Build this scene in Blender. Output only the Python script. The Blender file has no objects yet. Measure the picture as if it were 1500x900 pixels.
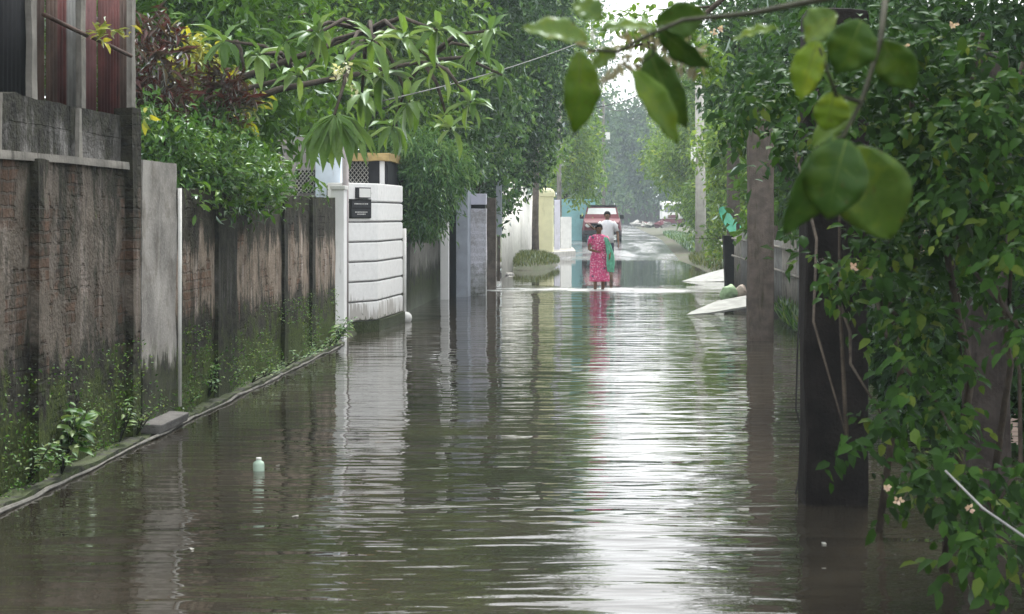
import bpy, bmesh, math, random
import numpy as np
from mathutils import Vector, Matrix
random.seed(7); RG = np.random.default_rng(11)
R = math.radians
sc = bpy.context.scene
C = sc.collection
CAMZ = 1.7; F = 2500.0; VX, VY = 890.0, 315.0

def W(x, y, Y):
    s = F / Y
    return Vector(((x - VX) / s, Y, CAMZ - (y - VY) / s))

# ------------------------------------------------------------------ materials
class NT:
    def __init__(s, name):
        s.m = bpy.data.materials.new(name); s.m.use_nodes = True
        s.t = s.m.node_tree; s.t.nodes.clear()
        s.out = s.t.nodes.new('ShaderNodeOutputMaterial')
    def n(s, typ, **kw):
        n = s.t.nodes.new('ShaderNode' + typ)
        for k, v in kw.items(): setattr(n, k, v)
        return n
    def put(s, sock, v):
        if hasattr(v, 'is_linked') or isinstance(v, bpy.types.NodeSocket): s.t.links.new(v, sock)
        elif v is not None:
            if isinstance(v, (tuple, list)) and len(v) == 3 and sock.type == 'RGBA': v = (*v, 1)
            sock.default_value = v
    def pos(s):
        return s.n('NewGeometry').outputs['Position']
    def obj(s):
        return s.n('TexCoord').outputs['Object']
    def scale(s, vec, sc_, loc=(0, 0, 0)):
        m = s.n('Mapping'); s.put(m.inputs[0], vec); m.inputs['Scale'].default_value = sc_; m.inputs['Location'].default_value = loc
        return m.outputs[0]
    def sep(s, vec):
        n = s.n('SeparateXYZ'); s.put(n.inputs[0], vec); return n.outputs
    def comb(s, x, y, z):
        n = s.n('CombineXYZ'); s.put(n.inputs[0], x); s.put(n.inputs[1], y); s.put(n.inputs[2], z); return n.outputs[0]
    def noise(s, vec, scale=1, detail=4, rough=.55, dist=0):
        n = s.n('TexNoise'); s.put(n.inputs['Vector'], vec)
        n.inputs['Scale'].default_value = scale; n.inputs['Detail'].default_value = detail
        n.inputs['Roughness'].default_value = rough; n.inputs['Distortion'].default_value = dist
        return n.outputs[0]
    def math(s, op, a, b=0.0, c=None, clamp=False):
        n = s.n('Math', operation=op); n.use_clamp = clamp
        s.put(n.inputs[0], a); s.put(n.inputs[1], b)
        if c is not None: s.put(n.inputs[2], c)
        return n.outputs[0]
    def rng(s, v, a, b, c=0.0, d=1.0, smooth=True):
        n = s.n('MapRange'); n.clamp = True
        if smooth: n.interpolation_type = 'SMOOTHSTEP'
        s.put(n.inputs[0], v)
        for i, q in enumerate((a, b, c, d)): s.put(n.inputs[i + 1], q)
        return n.outputs[0]
    def mix(s, f, a, b, mode='MIX'):
        n = s.n('Mix', data_type='RGBA', blend_type=mode)
        s.put(n.inputs[0], f); s.put(n.inputs[6], a); s.put(n.inputs[7], b)
        return n.outputs[2]
    def bump(s, h, strength=.4, dist=.02, normal=None):
        n = s.n('Bump'); n.inputs['Strength'].default_value = strength; n.inputs['Distance'].default_value = dist
        s.put(n.inputs['Height'], h)
        if normal: s.put(n.inputs['Normal'], normal)
        return n.outputs[0]
    def bsdf(s, color, rough=.8, normal=None, metal=0.0, spec=.5, **kw):
        p = s.n('BsdfPrincipled')
        s.put(p.inputs['Base Color'], color); s.put(p.inputs['Roughness'], rough)
        s.put(p.inputs['Metallic'], metal); s.put(p.inputs['Specular IOR Level'], spec)
        if normal: s.put(p.inputs['Normal'], normal)
        for k, v in kw.items(): s.put(p.inputs[k], v)
        return p
    def done(s, shader):
        s.t.links.new(shader.outputs[0], s.out.inputs[0]); return s.m

def simple(name, col, rough=.7, var=.25, scale=6, bump=.2, metal=0, dirt=None, spec=.15):
    """a colour with soft mottling, fine grain and optional dirt that gathers in blotches"""
    t = NT(name); p = t.pos()
    n1 = t.noise(p, scale, 5); n2 = t.noise(p, scale * 7, 3)
    dk = tuple(c * (1 - var) for c in col); lt = tuple(min(1, c * (1 + var)) for c in col)
    c = t.mix(t.rng(n1, .3, .7), dk, lt)
    c = t.mix(t.rng(n2, .35, .8, 0, .35), c, dk)
    if dirt:
        dv, dc = dirt
        st = t.noise(t.scale(p, (7, 7, 1.1)), 1.3, 5, .65)
        c = t.mix(t.rng(st, .62 - dv * .3, .8 - dv * .2), c, dc)
    return t.done(t.bsdf(c, rough, t.bump(n2, bump, .01), metal, spec))

def wall_mat(name, plaster, brick1, brick2, cover, streak=.5, topz=1.9, mossy=.6, light=None, seed=0, axis='Y', block=False, pale=None, mort=.72, bump=1.0, drag=(11, 1.0)):
    """old plastered masonry: plaster that has come off in patches over brick, black rain streaks from the coping,
    moss and wet dark foot"""
    t = NT(name); p = t.pos(); x, y, z = t.sep(p)[0:3]
    u = y if axis == 'Y' else x
    uv = t.comb(u, z, 0.0)
    wob = t.noise(t.scale(p, (1, 1, 1), (seed, 0, 5)), 7, 3)
    uvw = t.comb(t.math('ADD', u, t.math('MULTIPLY', wob, .035)), t.math('ADD', z, t.math('MULTIPLY', wob, .03)), 0.0)
    b = t.n('TexBrick'); t.put(b.inputs['Vector'], t.scale(uvw, (1, 1, 1), (seed, 0.03, 0)))
    b.inputs['Scale'].default_value = 1.0
    b.inputs['Brick Width'].default_value = .42 if block else .235; b.inputs['Row Height'].default_value = .21 if block else .078
    b.inputs['Mortar Size'].default_value = .011; b.inputs['Mortar Smooth'].default_value = .35; b.inputs['Bias'].default_value = -.1
    t.put(b.inputs['Color1'], brick1); t.put(b.inputs['Color2'], brick2); t.put(b.inputs['Mortar'], tuple(c * mort for c in plaster))
    nf = t.noise(p, 38, 4); nm = t.noise(t.scale(p, (1, 1, 1), (seed * 3.1, seed, 0)), 2.3, 6, .62)
    nl = t.noise(t.scale(p, (1, 1, .7), (seed * 1.7, 2, seed)), .85, 4)
    bc = t.mix(t.rng(nf, .35, .7, 0, .6), b.outputs[0], tuple(c * .45 for c in brick1))
    pl = t.mix(t.rng(nm, .35, .65), plaster, tuple(c * .62 for c in plaster))
    pl = t.mix(t.rng(nf, .5, .75, 0, .45), pl, tuple(c * 1.5 for c in plaster))
    cov = t.math('ADD', t.math('MULTIPLY', nm, .6), t.math('MULTIPLY', nl, .4))
    pm = t.rng(cov, cover - .025, cover + .025)
    col = t.mix(pm, pl, bc)
    if light:
        lv = t.noise(t.scale(uv, (3.2, .55, 1), (seed, 4, 0)), 1.1, 5, .6)
        col = t.mix(t.math('MULTIPLY', t.rng(lv, .52, .66), light), col, pale or tuple(min(1, c * 2.1) for c in plaster))
    # streaks
    s1 = t.noise(t.scale(uv, (drag[0], drag[1], 1), (seed * 2, 0, 0)), 1.0, 6, .7)
    s2 = t.noise(t.scale(uv, (2.6, .8, 1), (seed, 7, 0)), 1.0, 4, .6)
    s3 = t.noise(t.scale(p, (1, 1, 1), (seed, 9, 1)), 9, 5, .7)
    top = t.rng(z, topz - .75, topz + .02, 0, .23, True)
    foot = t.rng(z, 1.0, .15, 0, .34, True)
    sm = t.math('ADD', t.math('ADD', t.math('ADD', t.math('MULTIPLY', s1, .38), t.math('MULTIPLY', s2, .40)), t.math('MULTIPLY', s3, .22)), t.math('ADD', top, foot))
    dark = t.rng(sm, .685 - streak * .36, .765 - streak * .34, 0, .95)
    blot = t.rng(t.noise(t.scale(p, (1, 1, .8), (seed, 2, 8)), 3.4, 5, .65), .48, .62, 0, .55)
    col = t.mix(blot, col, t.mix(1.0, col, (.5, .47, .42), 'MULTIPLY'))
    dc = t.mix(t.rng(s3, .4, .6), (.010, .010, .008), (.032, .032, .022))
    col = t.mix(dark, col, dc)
    # moss
    mo = t.noise(t.scale(p, (1, 1, 1), (0, seed, 3)), 5.5, 6, .7)
    mf = t.math('ADD', mo, t.rng(z, 1.0, .1, 0, .36, False))
    mf = t.math('ADD', mf, t.rng(z, topz - .35, topz, 0, .14, False))
    col = t.mix(t.math('MULTIPLY', t.rng(mf, .63, .76), mossy), col, t.mix(t.rng(nf, .4, .6), (.026, .044, .008), (.07, .10, .016)))
    h = t.math('ADD', t.math('MULTIPLY', t.math('MULTIPLY', b.outputs['Fac'], pm), -.55), t.math('ADD', t.math('MULTIPLY', nf, .5), t.math('MULTIPLY', nm, .8)))
    h = t.math('SUBTRACT', h, t.math('MULTIPLY', pm, .35))
    rough = t.rng(z, .0, .5, .45, .9)
    return t.done(t.bsdf(col, rough, t.bump(h, bump, .03), 0, .15))

def leaf_mat(name, cols, trans=.35, gloss=.35, dark=None, rough=.42, veins=False):
    """leaf: colour picked per leaf from a face attribute, light passing through, waxy top"""
    t = NT(name)
    a = t.n('Attribute', attribute_name='lv').outputs['Fac']
    r = t.n('ValToRGB'); r.color_ramp.interpolation = 'LINEAR'
    el = r.color_ramp.elements
    k = len(cols)
    for i, c in enumerate(cols):
        ps = i / (k - 1)
        e = el[i] if i < 2 else el.new(ps)
        e.position = ps; e.color = (*c, 1)
    t.put(r.inputs[0], a)
    col = r.outputs[0]
    p = t.pos()
    col = t.mix(t.rng(t.noise(p, 45, 2), .4, .75, 0, .35), col, t.mix(1.0, col, (.45, .5, .4), 'MULTIPLY'))
    if veins: col = t.mix(t.rng(t.noise(p, 150, 3), .66, .70, 0, .8), col, (.10, .06, .015)); col = t.mix(t.rng(t.noise(p, 28, 3), .5, .62, 0, .5), col, t.mix(1.0, col, (1.7, 1.35, .8), 'MULTIPLY'))
    d = t.n('BsdfDiffuse'); t.put(d.inputs[0], col)
    tr = t.n('BsdfTranslucent'); t.put(tr.inputs[0], t.mix(1.0, col, (1.25, 1.25, .55), 'MULTIPLY'))
    m = t.n('MixShader'); m.inputs[0].default_value = trans
    t.t.links.new(d.outputs[0], m.inputs[1]); t.t.links.new(tr.outputs[0], m.inputs[2])
    g = t.n('BsdfGlossy'); g.inputs['Roughness'].default_value = rough; t.put(g.inputs[0], (.85, .95, .95))
    fr = t.n('Fresnel'); fr.inputs[0].default_value = 1.4
    m2 = t.n('MixShader'); t.put(m2.inputs[0], t.math('MULTIPLY', fr.outputs[0], gloss, clamp=True))
    t.t.links.new(m.outputs[0], m2.inputs[1]); t.t.links.new(g.outputs[0], m2.inputs[2])
    return t.done(m2)

# ------------------------------------------------------------------ object helpers
def tag(o, label=None, cat=None, group=None, kind=None):
    if label: o['label'] = label
    if cat: o['category'] = cat
    if group: o['group'] = group
    if kind: o['kind'] = kind
    return o

def thing(name, label, cat, loc=(0, 0, 0), rz=0, group=None):
    o = bpy.data.objects.new(name, None); C.objects.link(o)
    o.empty_display_size = .2
    o.location = loc; o.rotation_euler = (0, 0, rz)
    return tag(o, label, cat, group)

def link(name, me, mat, parent=None, world=True):
    """link mesh; vertices given in world coordinates when world is True"""
    o = bpy.data.objects.new(name, me); C.objects.link(o)
    if mat: me.materials.append(mat)
    if parent:
        o.parent = parent
        if world:
            top = parent
            M = Matrix.Identity(4)
            ch = []
            while top: ch.append(top); top = top.parent
            for q in reversed(ch): M = M @ Matrix.Translation(q.location) @ q.rotation_euler.to_matrix().to_4x4()
            me.transform(M.inverted())
    return o

def smooth(me, on=True):
    me.polygons.foreach_set('use_smooth', [on] * len(me.polygons)); me.update()

class B:
    """collects shapes in one bmesh"""
    def __init__(s): s.bm = bmesh.new()
    def box(s, a, b, bevel=0.0, rot=None, piv=None):
        a, b = Vector(a), Vector(b); c = (a + b) / 2; d = b - a
        r = bmesh.ops.create_cube(s.bm, size=1)
        vs = r['verts']
        for v in vs: v.co = Vector((v.co.x * abs(d.x), v.co.y * abs(d.y), v.co.z * abs(d.z))) + c
        if bevel:
            es = list({e for v in vs for e in v.link_edges})
            bmesh.ops.bevel(s.bm, geom=es, offset=bevel, segments=2, affect='EDGES', profile=.6)
            s.bm.verts.ensure_lookup_table()
            vs = list({v for v in s.bm.verts if v.is_valid and min((v.co - a).x, (v.co - a).y, (v.co - a).z) > -1e-4 and min((b - v.co).x, (b - v.co).y, (b - v.co).z) > -1e-4}) if rot else vs
        if rot:
            M = rot.to_matrix() if hasattr(rot, 'to_matrix') else rot
            pv = Vector(piv) if piv else c
            for v in vs:
                if v.is_valid: v.co = M @ (v.co - pv) + pv
        return s
    def tube(s, pts, rad, seg=8, cap=True):
        pts = [Vector(p) for p in pts]; n = len(pts)
        if not hasattr(rad, '__len__'): rad = [rad] * n
        rings = []
        up = Vector((0, 0, 1))
        for i, p in enumerate(pts):
            t = (pts[min(i + 1, n - 1)] - pts[max(i - 1, 0)]).normalized()
            a = t.cross(up)
            if a.length < .1: a = t.cross(Vector((0, 1, 0)))
            a.normalize(); b = t.cross(a)
            rings.append([s.bm.verts.new(p + (a * math.cos(2 * math.pi * k / seg) + b * math.sin(2 * math.pi * k / seg)) * rad[i]) for k in range(seg)])
        for i in range(n - 1):
            for k in range(seg):
                s.bm.faces.new((rings[i][k], rings[i][(k + 1) % seg], rings[i + 1][(k + 1) % seg], rings[i + 1][k]))
        if cap:
            s.bm.faces.new(rings[0][::-1]); s.bm.faces.new(rings[-1])
        return s
    def prism(s, poly, z0, z1):
        lo = [s.bm.verts.new((x, y, z0)) for x, y in poly]; hi = [s.bm.verts.new((x, y, z1)) for x, y in poly]
        n = len(poly)
        s.bm.faces.new(lo[::-1]); s.bm.faces.new(hi)
        for i in range(n): s.bm.faces.new((lo[i], lo[(i + 1) % n], hi[(i + 1) % n], hi[i]))
        return s
    def loft(s, rings, cap=True):
        vs = [[s.bm.verts.new(p) for p in r] for r in rings]
        n = len(vs[0])
        for i in range(len(vs) - 1):
            for k in range(n): s.bm.faces.new((vs[i][k], vs[i][(k + 1) % n], vs[i + 1][(k + 1) % n], vs[i + 1][k]))
        if cap: s.bm.faces.new(vs[0][::-1]); s.bm.faces.new(vs[-1])
        return s
    def ball(s, c, r, seg=12, sq=(1, 1, 1)):
        q = bmesh.ops.create_uvsphere(s.bm, u_segments=seg, v_segments=max(6, seg * 2 // 3), radius=r)
        for v in q['verts']: v.co = Vector((v.co.x * sq[0], v.co.y * sq[1], v.co.z * sq[2])) + Vector(c)
        return s
    def sub(s, n=1):
        bmesh.ops.subdivide_edges(s.bm, edges=s.bm.edges[:], cuts=n, use_grid_fill=True); return s
    def rough(s, amp, scale=3, seed=0, axes=(1, 1, 1)):
        from mathutils import noise
        for v in s.bm.verts:
            q = noise.noise_vector(v.co * scale + Vector((seed, seed * 2, 0)))
            v.co += Vector((q.x * axes[0], q.y * axes[1], q.z * axes[2])) * amp
        return s
    def to(s, name, mat, parent=None, sm=False, world=True):
        bmesh.ops.recalc_face_normals(s.bm, faces=s.bm.faces[:])
        me = bpy.data.meshes.new(name); s.bm.to_mesh(me); s.bm.free()
        if sm: smooth(me)
        return link(name, me, mat, parent, world)

def copy_tree(o, parent=None):
    c = o.copy(); C.objects.link(c); c.parent = parent
    for ch in [q for q in bpy.data.objects if q.parent == o and q != c]: copy_tree(ch, c)
    return c

# ------------------------------------------------------------------ leaves
T4 = (np.array([(0, 0, 0), (.45, .5, .12), (.45, -.5, .12), (1, 0, -.05)]), [(0, 2, 3), (0, 3, 1)])
T8 = (np.array([(0, 0, 0), (.3, .42, .1), (.28, 0, .02), (.3, -.42, .1), (.68, .36, .03), (.68, 0, -.05), (.68, -.36, .03), (1, 0, -.2)]),
      [(0, 3, 2), (0, 2, 1), (1, 2, 5, 4), (2, 3, 6, 5), (4, 5, 7), (5, 6, 7)])
def unit(v): return v / np.maximum(np.linalg.norm(v, axis=1, keepdims=True), 1e-6)
def leaves_mesh(name, P, L, Wd, A, U, tmpl=T4, lv=None):
    """one mesh of leaves: P base points, L lengths, Wd widths, A axis directions, U approximate normals"""
    V, faces = tmpl; n = len(P); k = len(V)
    A = unit(A); S = unit(np.cross(U, A)); Nn = np.cross(A, S)
    L = np.broadcast_to(np.asarray(L, float), (n,)); Wd = np.broadcast_to(np.asarray(Wd, float), (n,))
    co = (P[:, None, :] + A[:, None, :] * (V[None, :, 0:1] * L[:, None, None]) + S[:, None, :] * (V[None, :, 1:2] * Wd[:, None, None])
          + Nn[:, None, :] * (V[None, :, 2:3] * L[:, None, None]))
    me = bpy.data.meshes.new(name)
    me.vertices.add(n * k); me.vertices.foreach_set('co', co.astype(np.float32).ravel())
    fl = [np.array(f) for f in faces]; base = (np.arange(n) * k)[:, None]
    idx = np.concatenate([base + f[None, :] for f in fl], axis=1).ravel()
    tot = np.tile(np.array([len(f) for f in fl]), n); start = np.concatenate([[0], np.cumsum(tot)[:-1]])
    me.loops.add(len(idx)); me.loops.foreach_set('vertex_index', idx.astype(np.int32))
    me.polygons.add(len(tot)); me.polygons.foreach_set('loop_start', start.astype(np.int32)); me.polygons.foreach_set('loop_total', tot.astype(np.int32))
    at = me.attributes.new('lv', 'FLOAT', 'FACE')
    if lv is None: lv = RG.random(n)
    at.data.foreach_set('value', np.repeat(lv, len(fl)).astype(np.float32))
    me.update(calc_edges=True)
    if tmpl is T8: smooth(me)
    return me

def blob_points(blobs, n, per, cr, inner=.45):
    """clustered points inside ellipsoids, most near their surface; blobs = [(centre, radii, weight)]"""
    w = np.array([b[2] if len(b) > 2 else b[1][0] * b[1][2] for b in blobs], float); w /= w.sum()
    which = RG.choice(len(blobs), n, p=w)
    c = np.array([tuple(b[0]) for b in blobs])[which]; r = np.array([b[1] for b in blobs])[which]
    d = unit(RG.normal(size=(n, 3)))
    rad = (inner + (1 - inner) * RG.random(n) ** .6)[:, None] * (1 + .18 * RG.normal(size=(n, 1)))
    cc = c + d * r * rad
    P = np.repeat(cc, per, axis=0) + RG.normal(size=(n * per, 3)) * cr
    D = np.repeat(d, per, axis=0)
    T = np.repeat(RG.random(n), per)          # a tone shared by a cluster
    return P, D, T

def crown(name, blobs, n, per, cr, L, wr, mat, parent, droop=.5, tmpl=T4, inner=.45, spread=.75, tone=None):
    P, D, T = blob_points(blobs, n, per, cr, inner)
    N = len(P)
    A = D * .5 + RG.normal(size=(N, 3)) * spread; A[:, 2] -= droop
    U = RG.normal(size=(N, 3)) * .55 + D * .35; U[:, 2] += .9
    ll = L * (.55 + .8 * RG.random(N))
    lv = np.clip(.55 * T + .45 * RG.random(N) if tone is None else tone + .3 * (T - .5) + .3 * (RG.random(N) - .5), 0, 1)
    me = leaves_mesh(name, P, ll, ll * wr, A, U, tmpl, lv)
    return link(name, me, mat, parent)

def trunk_mesh(b, base, tops, r0, seg=9):
    base = Vector(base)
    fork = base.copy(); mz = min(t[2] for t in tops)
    fork.z = base.z + (mz - base.z) * .55
    ctr = sum((Vector(t) for t in tops), Vector()) / len(tops)
    fork.x += (ctr.x - base.x) * .3; fork.y += (ctr.y - base.y) * .3
    mid = (base + fork) / 2 + Vector((random.uniform(-1, 1), random.uniform(-1, 1), 0)) * r0 * .7
    b.tube([base - Vector((0, 0, .3)), base + Vector((0, 0, .15)), mid, fork], [r0 * 1.35, r0 * 1.05, r0 * .85, r0 * .72], seg)
    for t in tops:
        t = Vector(t); q = (fork + t) / 2 + Vector((random.uniform(-.3, .3), random.uniform(-.3, .3), random.uniform(0, .4)))
        b.tube([fork - Vector((0, 0, .1)), q, t], [r0 * .6, r0 * .38, r0 * .12], 6)
        for k in range(3):
            e = t + Vector((random.uniform(-1, 1), random.uniform(-1, 1), random.uniform(-.4, .8))) * .9
            b.tube([q.lerp(t, .3 + .25 * k), e], [r0 * .2, r0 * .05], 5)

def tree(name, label, base, blobs, r0, n, per, cr, L, wr, mat, bark, group=None, **kw):
    t = thing(name, label, 'tree', base, 0, group)
    b = B(); trunk_mesh(b, base, [x[0] for x in blobs], r0); b.to('trunk', bark, t, True)
    crown('crown', blobs, n, per, cr, L, wr, mat, t, **kw)
    return t

# ------------------------------------------------------------------ palette
LM = {}
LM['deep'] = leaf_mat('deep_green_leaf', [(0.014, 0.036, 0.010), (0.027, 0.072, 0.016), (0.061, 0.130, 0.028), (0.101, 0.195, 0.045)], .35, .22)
LM['mid'] = leaf_mat('mid_green_leaf', [(0.027, 0.066, 0.010), (0.061, 0.144, 0.012), (0.135, 0.252, 0.030), (0.270, 0.384, 0.060)], .4, .22)
LM['bright'] = leaf_mat('bright_green_leaf', [(0.052, 0.108, 0.020), (0.104, 0.192, 0.035), (0.195, 0.312, 0.060), (0.364, 0.432, 0.100)], .45, .22)
LM['feather'] = leaf_mat('feathery_green_leaf', [(.03, .08, .03), (.07, .16, .055), (.14, .26, .09), (.26, .36, .16)], .35, .2)
LM['hedge'] = leaf_mat('hedge_leaf', [(0.021, 0.060, 0.011), (0.052, 0.130, 0.023), (0.115, 0.230, 0.041), (0.230, 0.340, 0.072)], .35, .45, rough=.33)
LM['vine'] = leaf_mat('vine_leaf', [(0.009, 0.023, 0.005), (0.016, 0.042, 0.007), (0.034, 0.084, 0.013), (0.120, 0.150, 0.024)], .3, .16)
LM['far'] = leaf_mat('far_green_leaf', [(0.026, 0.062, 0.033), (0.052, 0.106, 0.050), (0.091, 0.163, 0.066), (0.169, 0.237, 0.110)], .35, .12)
LM['croton'] = leaf_mat('croton_leaf', [(.05, .1, .01), (.2, .24, .02), (.5, .46, .05), (.62, .55, .12)], .35, .5)
LM['red'] = leaf_mat('dark_red_leaf', [(.02, .018, .012), (.05, .02, .014), (.09, .02, .018), (.04, .05, .015)], .25, .4)
LM['long'] = leaf_mat('long_soft_leaf', [(0.048, 0.110, 0.025), (0.084, 0.165, 0.035), (0.156, 0.253, 0.070), (0.240, 0.330, 0.120)], .42, .35, rough=.38)
LM['young'] = leaf_mat('young_yellow_green_leaf', [(0.050, 0.106, 0.011), (0.090, 0.163, 0.018), (0.130, 0.211, 0.024), (0.200, 0.288, 0.034)], .5, .35, veins=True)
LM['close'] = leaf_mat('close_green_leaf', [(0.026, 0.061, 0.013), (0.046, 0.102, 0.018), (0.078, 0.143, 0.027), (0.129, 0.204, 0.039)], .45, .4, rough=.38, veins=True)
LM['weed'] = leaf_mat('weed_leaf', [(.03, .08, .01), (.06, .15, .02), (.12, .26, .03), (.3, .36, .16)], .4, .4)
LM['dry'] = leaf_mat('dry_leaf', [(.12, .11, .08), (.18, .17, .12), (.24, .23, .17), (.15, .13, .09)], .3, .2)
LM['grass'] = leaf_mat('grass_blade', [(.06, .09, .02), (.1, .14, .035), (.17, .2, .06), (.24, .24, .1)], .3, .2)
LM['pink'] = leaf_mat('pink_petal', [(.45, .3, .26), (.5, .36, .3), (.6, .45, .38), (.62, .52, .45)], .3, .2)
LM['white'] = leaf_mat('pale_petal', [(.5, .5, .35), (.6, .6, .5), (.7, .7, .55), (.75, .7, .3)], .3, .2)

M = {}
M['bark'] = simple('dark_bark', (.055, .045, .035), .9, .4, 9, .8)
M['rib'] = simple('pale_leaf_rib', (.10, .15, .03), .6, .1, 30, .05)
M['bark_pale'] = simple('pale_bark', (.16, .14, .11), .9, .35, 9, .7)
M['twig'] = simple('green_brown_twig', (.022, .024, .012), .7, .3, 30, .3)
M['conc'] = simple('weathered_concrete', (.20, .19, .17), .9, .25, 5, .6, dirt=(.35, (.05, .048, .04)))
M['conc_pale'] = simple('pale_concrete', (.38, .37, .34), .88, .15, 5, .4, dirt=(.25, (.16, .15, .12)))
M['conc_dark'] = simple('wet_dark_concrete', (.05, .042, .038), .85, .4, 6, .8, dirt=(.3, (.014, .014, .012)))
M['post_brown'] = simple('brown_concrete', (.095, .078, .066), .9, .3, 7, .9, dirt=(.35, (.03, .027, .012)))
M['black_post'] = simple('blackened_post', (.012, .010, .009), .9, .4, 6, .7)
M['white'] = simple('white_paint', (.76, .76, .76), .6, .05, 3, .12, dirt=(-.02, (.34, .33, .32)))
M['white2'] = simple('dirty_white_paint', (.62, .62, .60), .75, .1, 4, .4, dirt=(.18, (.25, .24, .21)))
M['lilac'] = simple('lilac_white_paint', (.56, .56, .66), .7, .08, 4, .3, dirt=(.1, (.3, .29, .3)))
M['greyblue'] = simple('grey_blue_paint', (.33, .36, .42), .8, .12, 4, .3, dirt=(.2, (.12, .12, .12)))
M['groove'] = simple('grey_groove', (.14, .14, .14), .9, .3, 6, .2)
M['cream'] = simple('cream_paint', (.66, .64, .42), .7, .06, 3, .2, dirt=(.05, (.4, .38, .25)))
M['teal'] = simple('teal_paint', (.28, .54, .58), .7, .08, 3, .2, dirt=(.08, (.18, .3, .3)))
M['rust'] = simple('rust_red_sheet', (.075, .022, .020), .7, .45, 3, .3, dirt=(.3, (.03, .014, .012)))
M['rust_pink'] = simple('faded_red_sheet', (.15, .07, .072), .75, .3, 3, .3, dirt=(.25, (.06, .03, .03)))
M['rust_brown'] = simple('brown_sheet', (.075, .05, .04), .8, .4, 3, .3, dirt=(.3, (.03, .022, .02)))
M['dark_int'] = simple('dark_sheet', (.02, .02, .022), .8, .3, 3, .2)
M['galv'] = simple('galvanised_sheet', (.16, .16, .155), .6, .25, 4, .2, 0, dirt=(.3, (.06, .055, .045)))
M['sheet_white'] = simple('whitewashed_sheet', (.72, .71, .66), .7, .1, 4, .2, dirt=(.2, (.36, .35, .28)))
M['metal_dark'] = simple('dark_metal', (.035, .035, .04), .5, .2, 10, .1)
M['black'] = simple('black_paint', (.012, .012, .013), .45, .2, 10, .1)
M['ochre'] = simple('ochre_cornice', (.34, .25, .11), .8, .25, 8, .3)
M['greywall'] = simple('grey_render', (.34, .31, .31), .9, .12, 6, .5, dirt=(.15, (.18, .16, .16)))
M['pale_blue'] = simple('pale_blue_render', (.55, .62, .70), .8, .06, 4, .2, dirt=(.05, (.35, .38, .42)))
M['pinkwall'] = simple('pale_pink_wall', (.58, .45, .38), .85, .1, 4, .2)
M['plastic_w'] = simple('white_plastic', (.7, .7, .68), .4, .05, 8, .05)
M['scrap'] = simple('pale_scrap', (.36, .36, .33), .6, .3, 40, .3)
M['bottle'] = simple('pale_green_bottle', (.42, .55, .45), .25, .1, 20, .05)
M['board'] = simple('pale_board', (.33, .34, .32), .7, .2, 5, .3, dirt=(.2, (.4, .38, .33)))
M['tarp'] = simple('green_plastic_sheet', (.003, .20, .11), .5, .25, 12, .5)
M['bag_green'] = simple('pale_green_bag', (.34, .48, .28), .5, .2, 12, .5)
M['bag_tan'] = simple('tan_bag', (.5, .42, .36), .6, .15, 12, .5)
M['stone'] = simple('pale_stone', (.36, .35, .33), .85, .3, 7, .8)
M['slab'] = simple('grey_slab', (.13, .125, .12), .8, .25, 9, .7)
M['kerb'] = simple('kerb_stone', (.17, .165, .15), .8, .3, 9, .7, dirt=(.3, (.07, .07, .05)))
M['redpaint'] = simple('red_car_paint', (.12, .007, .018), .5, .12, 2, .02, spec=.25)
M['maroon'] = simple('maroon_paint', (.11, .02, .03), .5, .2, 3, .1)
M['lorrywhite'] = simple('white_lorry_paint', (.7, .7, .68), .4, .06, 2, .05)
M['glass'] = simple('windscreen_glass', (.05, .06, .065), .06, .1, 2, 0, spec=1.0)
M['tyre'] = simple('tyre_rubber', (.015, .015, .016), .85, .2, 12, .3)
M['lamp'] = simple('headlamp_glass', (.6, .62, .62), .1, .05, 5, 0, spec=1)
M['chrome'] = simple('chrome', (.5, .5, .5), .25, .1, 5, 0, metal=1)
M['skin'] = simple('brown_skin', (.16, .085, .05), .55, .1, 12, .05)
M['hair'] = simple('black_hair', (.008, .007, .007), .5, .2, 40, .3)
M['shirt'] = simple('white_cotton', (.66, .66, .70), .85, .06, 14, .2)
M['trouser'] = simple('dark_navy_cotton', (.03, .03, .055), .85, .25, 14, .2)
M['scarf'] = simple('green_cotton', (.14, .44, .30), .8, .25, 14, .3)
M['cable'] = simple('black_cable', (.02, .02, .02), .6, .2, 10, .05)
M['cable_grey'] = simple('grey_cable', (.2, .2, .2), .6, .2, 10, .05)
def sari_mat():
    t = NT('printed_red_sari'); p = t.obj()
    a = t.noise(p, 16, 3, .6, 1.2); b = t.noise(t.scale(p, (1, 1, 1.6), (3, 1, 2)), 28, 2)
    c = t.mix(t.rng(a, .45, .55), (.62, .06, .20), (.46, .035, .15))
    c = t.mix(t.rng(b, .57, .64), c, (.80, .58, .64))
    c = t.mix(t.rng(t.noise(p, 9, 2), .6, .68), c, (.07, .03, .09))
    z = t.sep(p)[2]
    c = t.mix(t.rng(z, .34, .30), c, (.55, .02, .13))
    return t.done(t.bsdf(c, .7, t.bump(a, .2, .01)))
M['sari'] = sari_mat()

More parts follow.
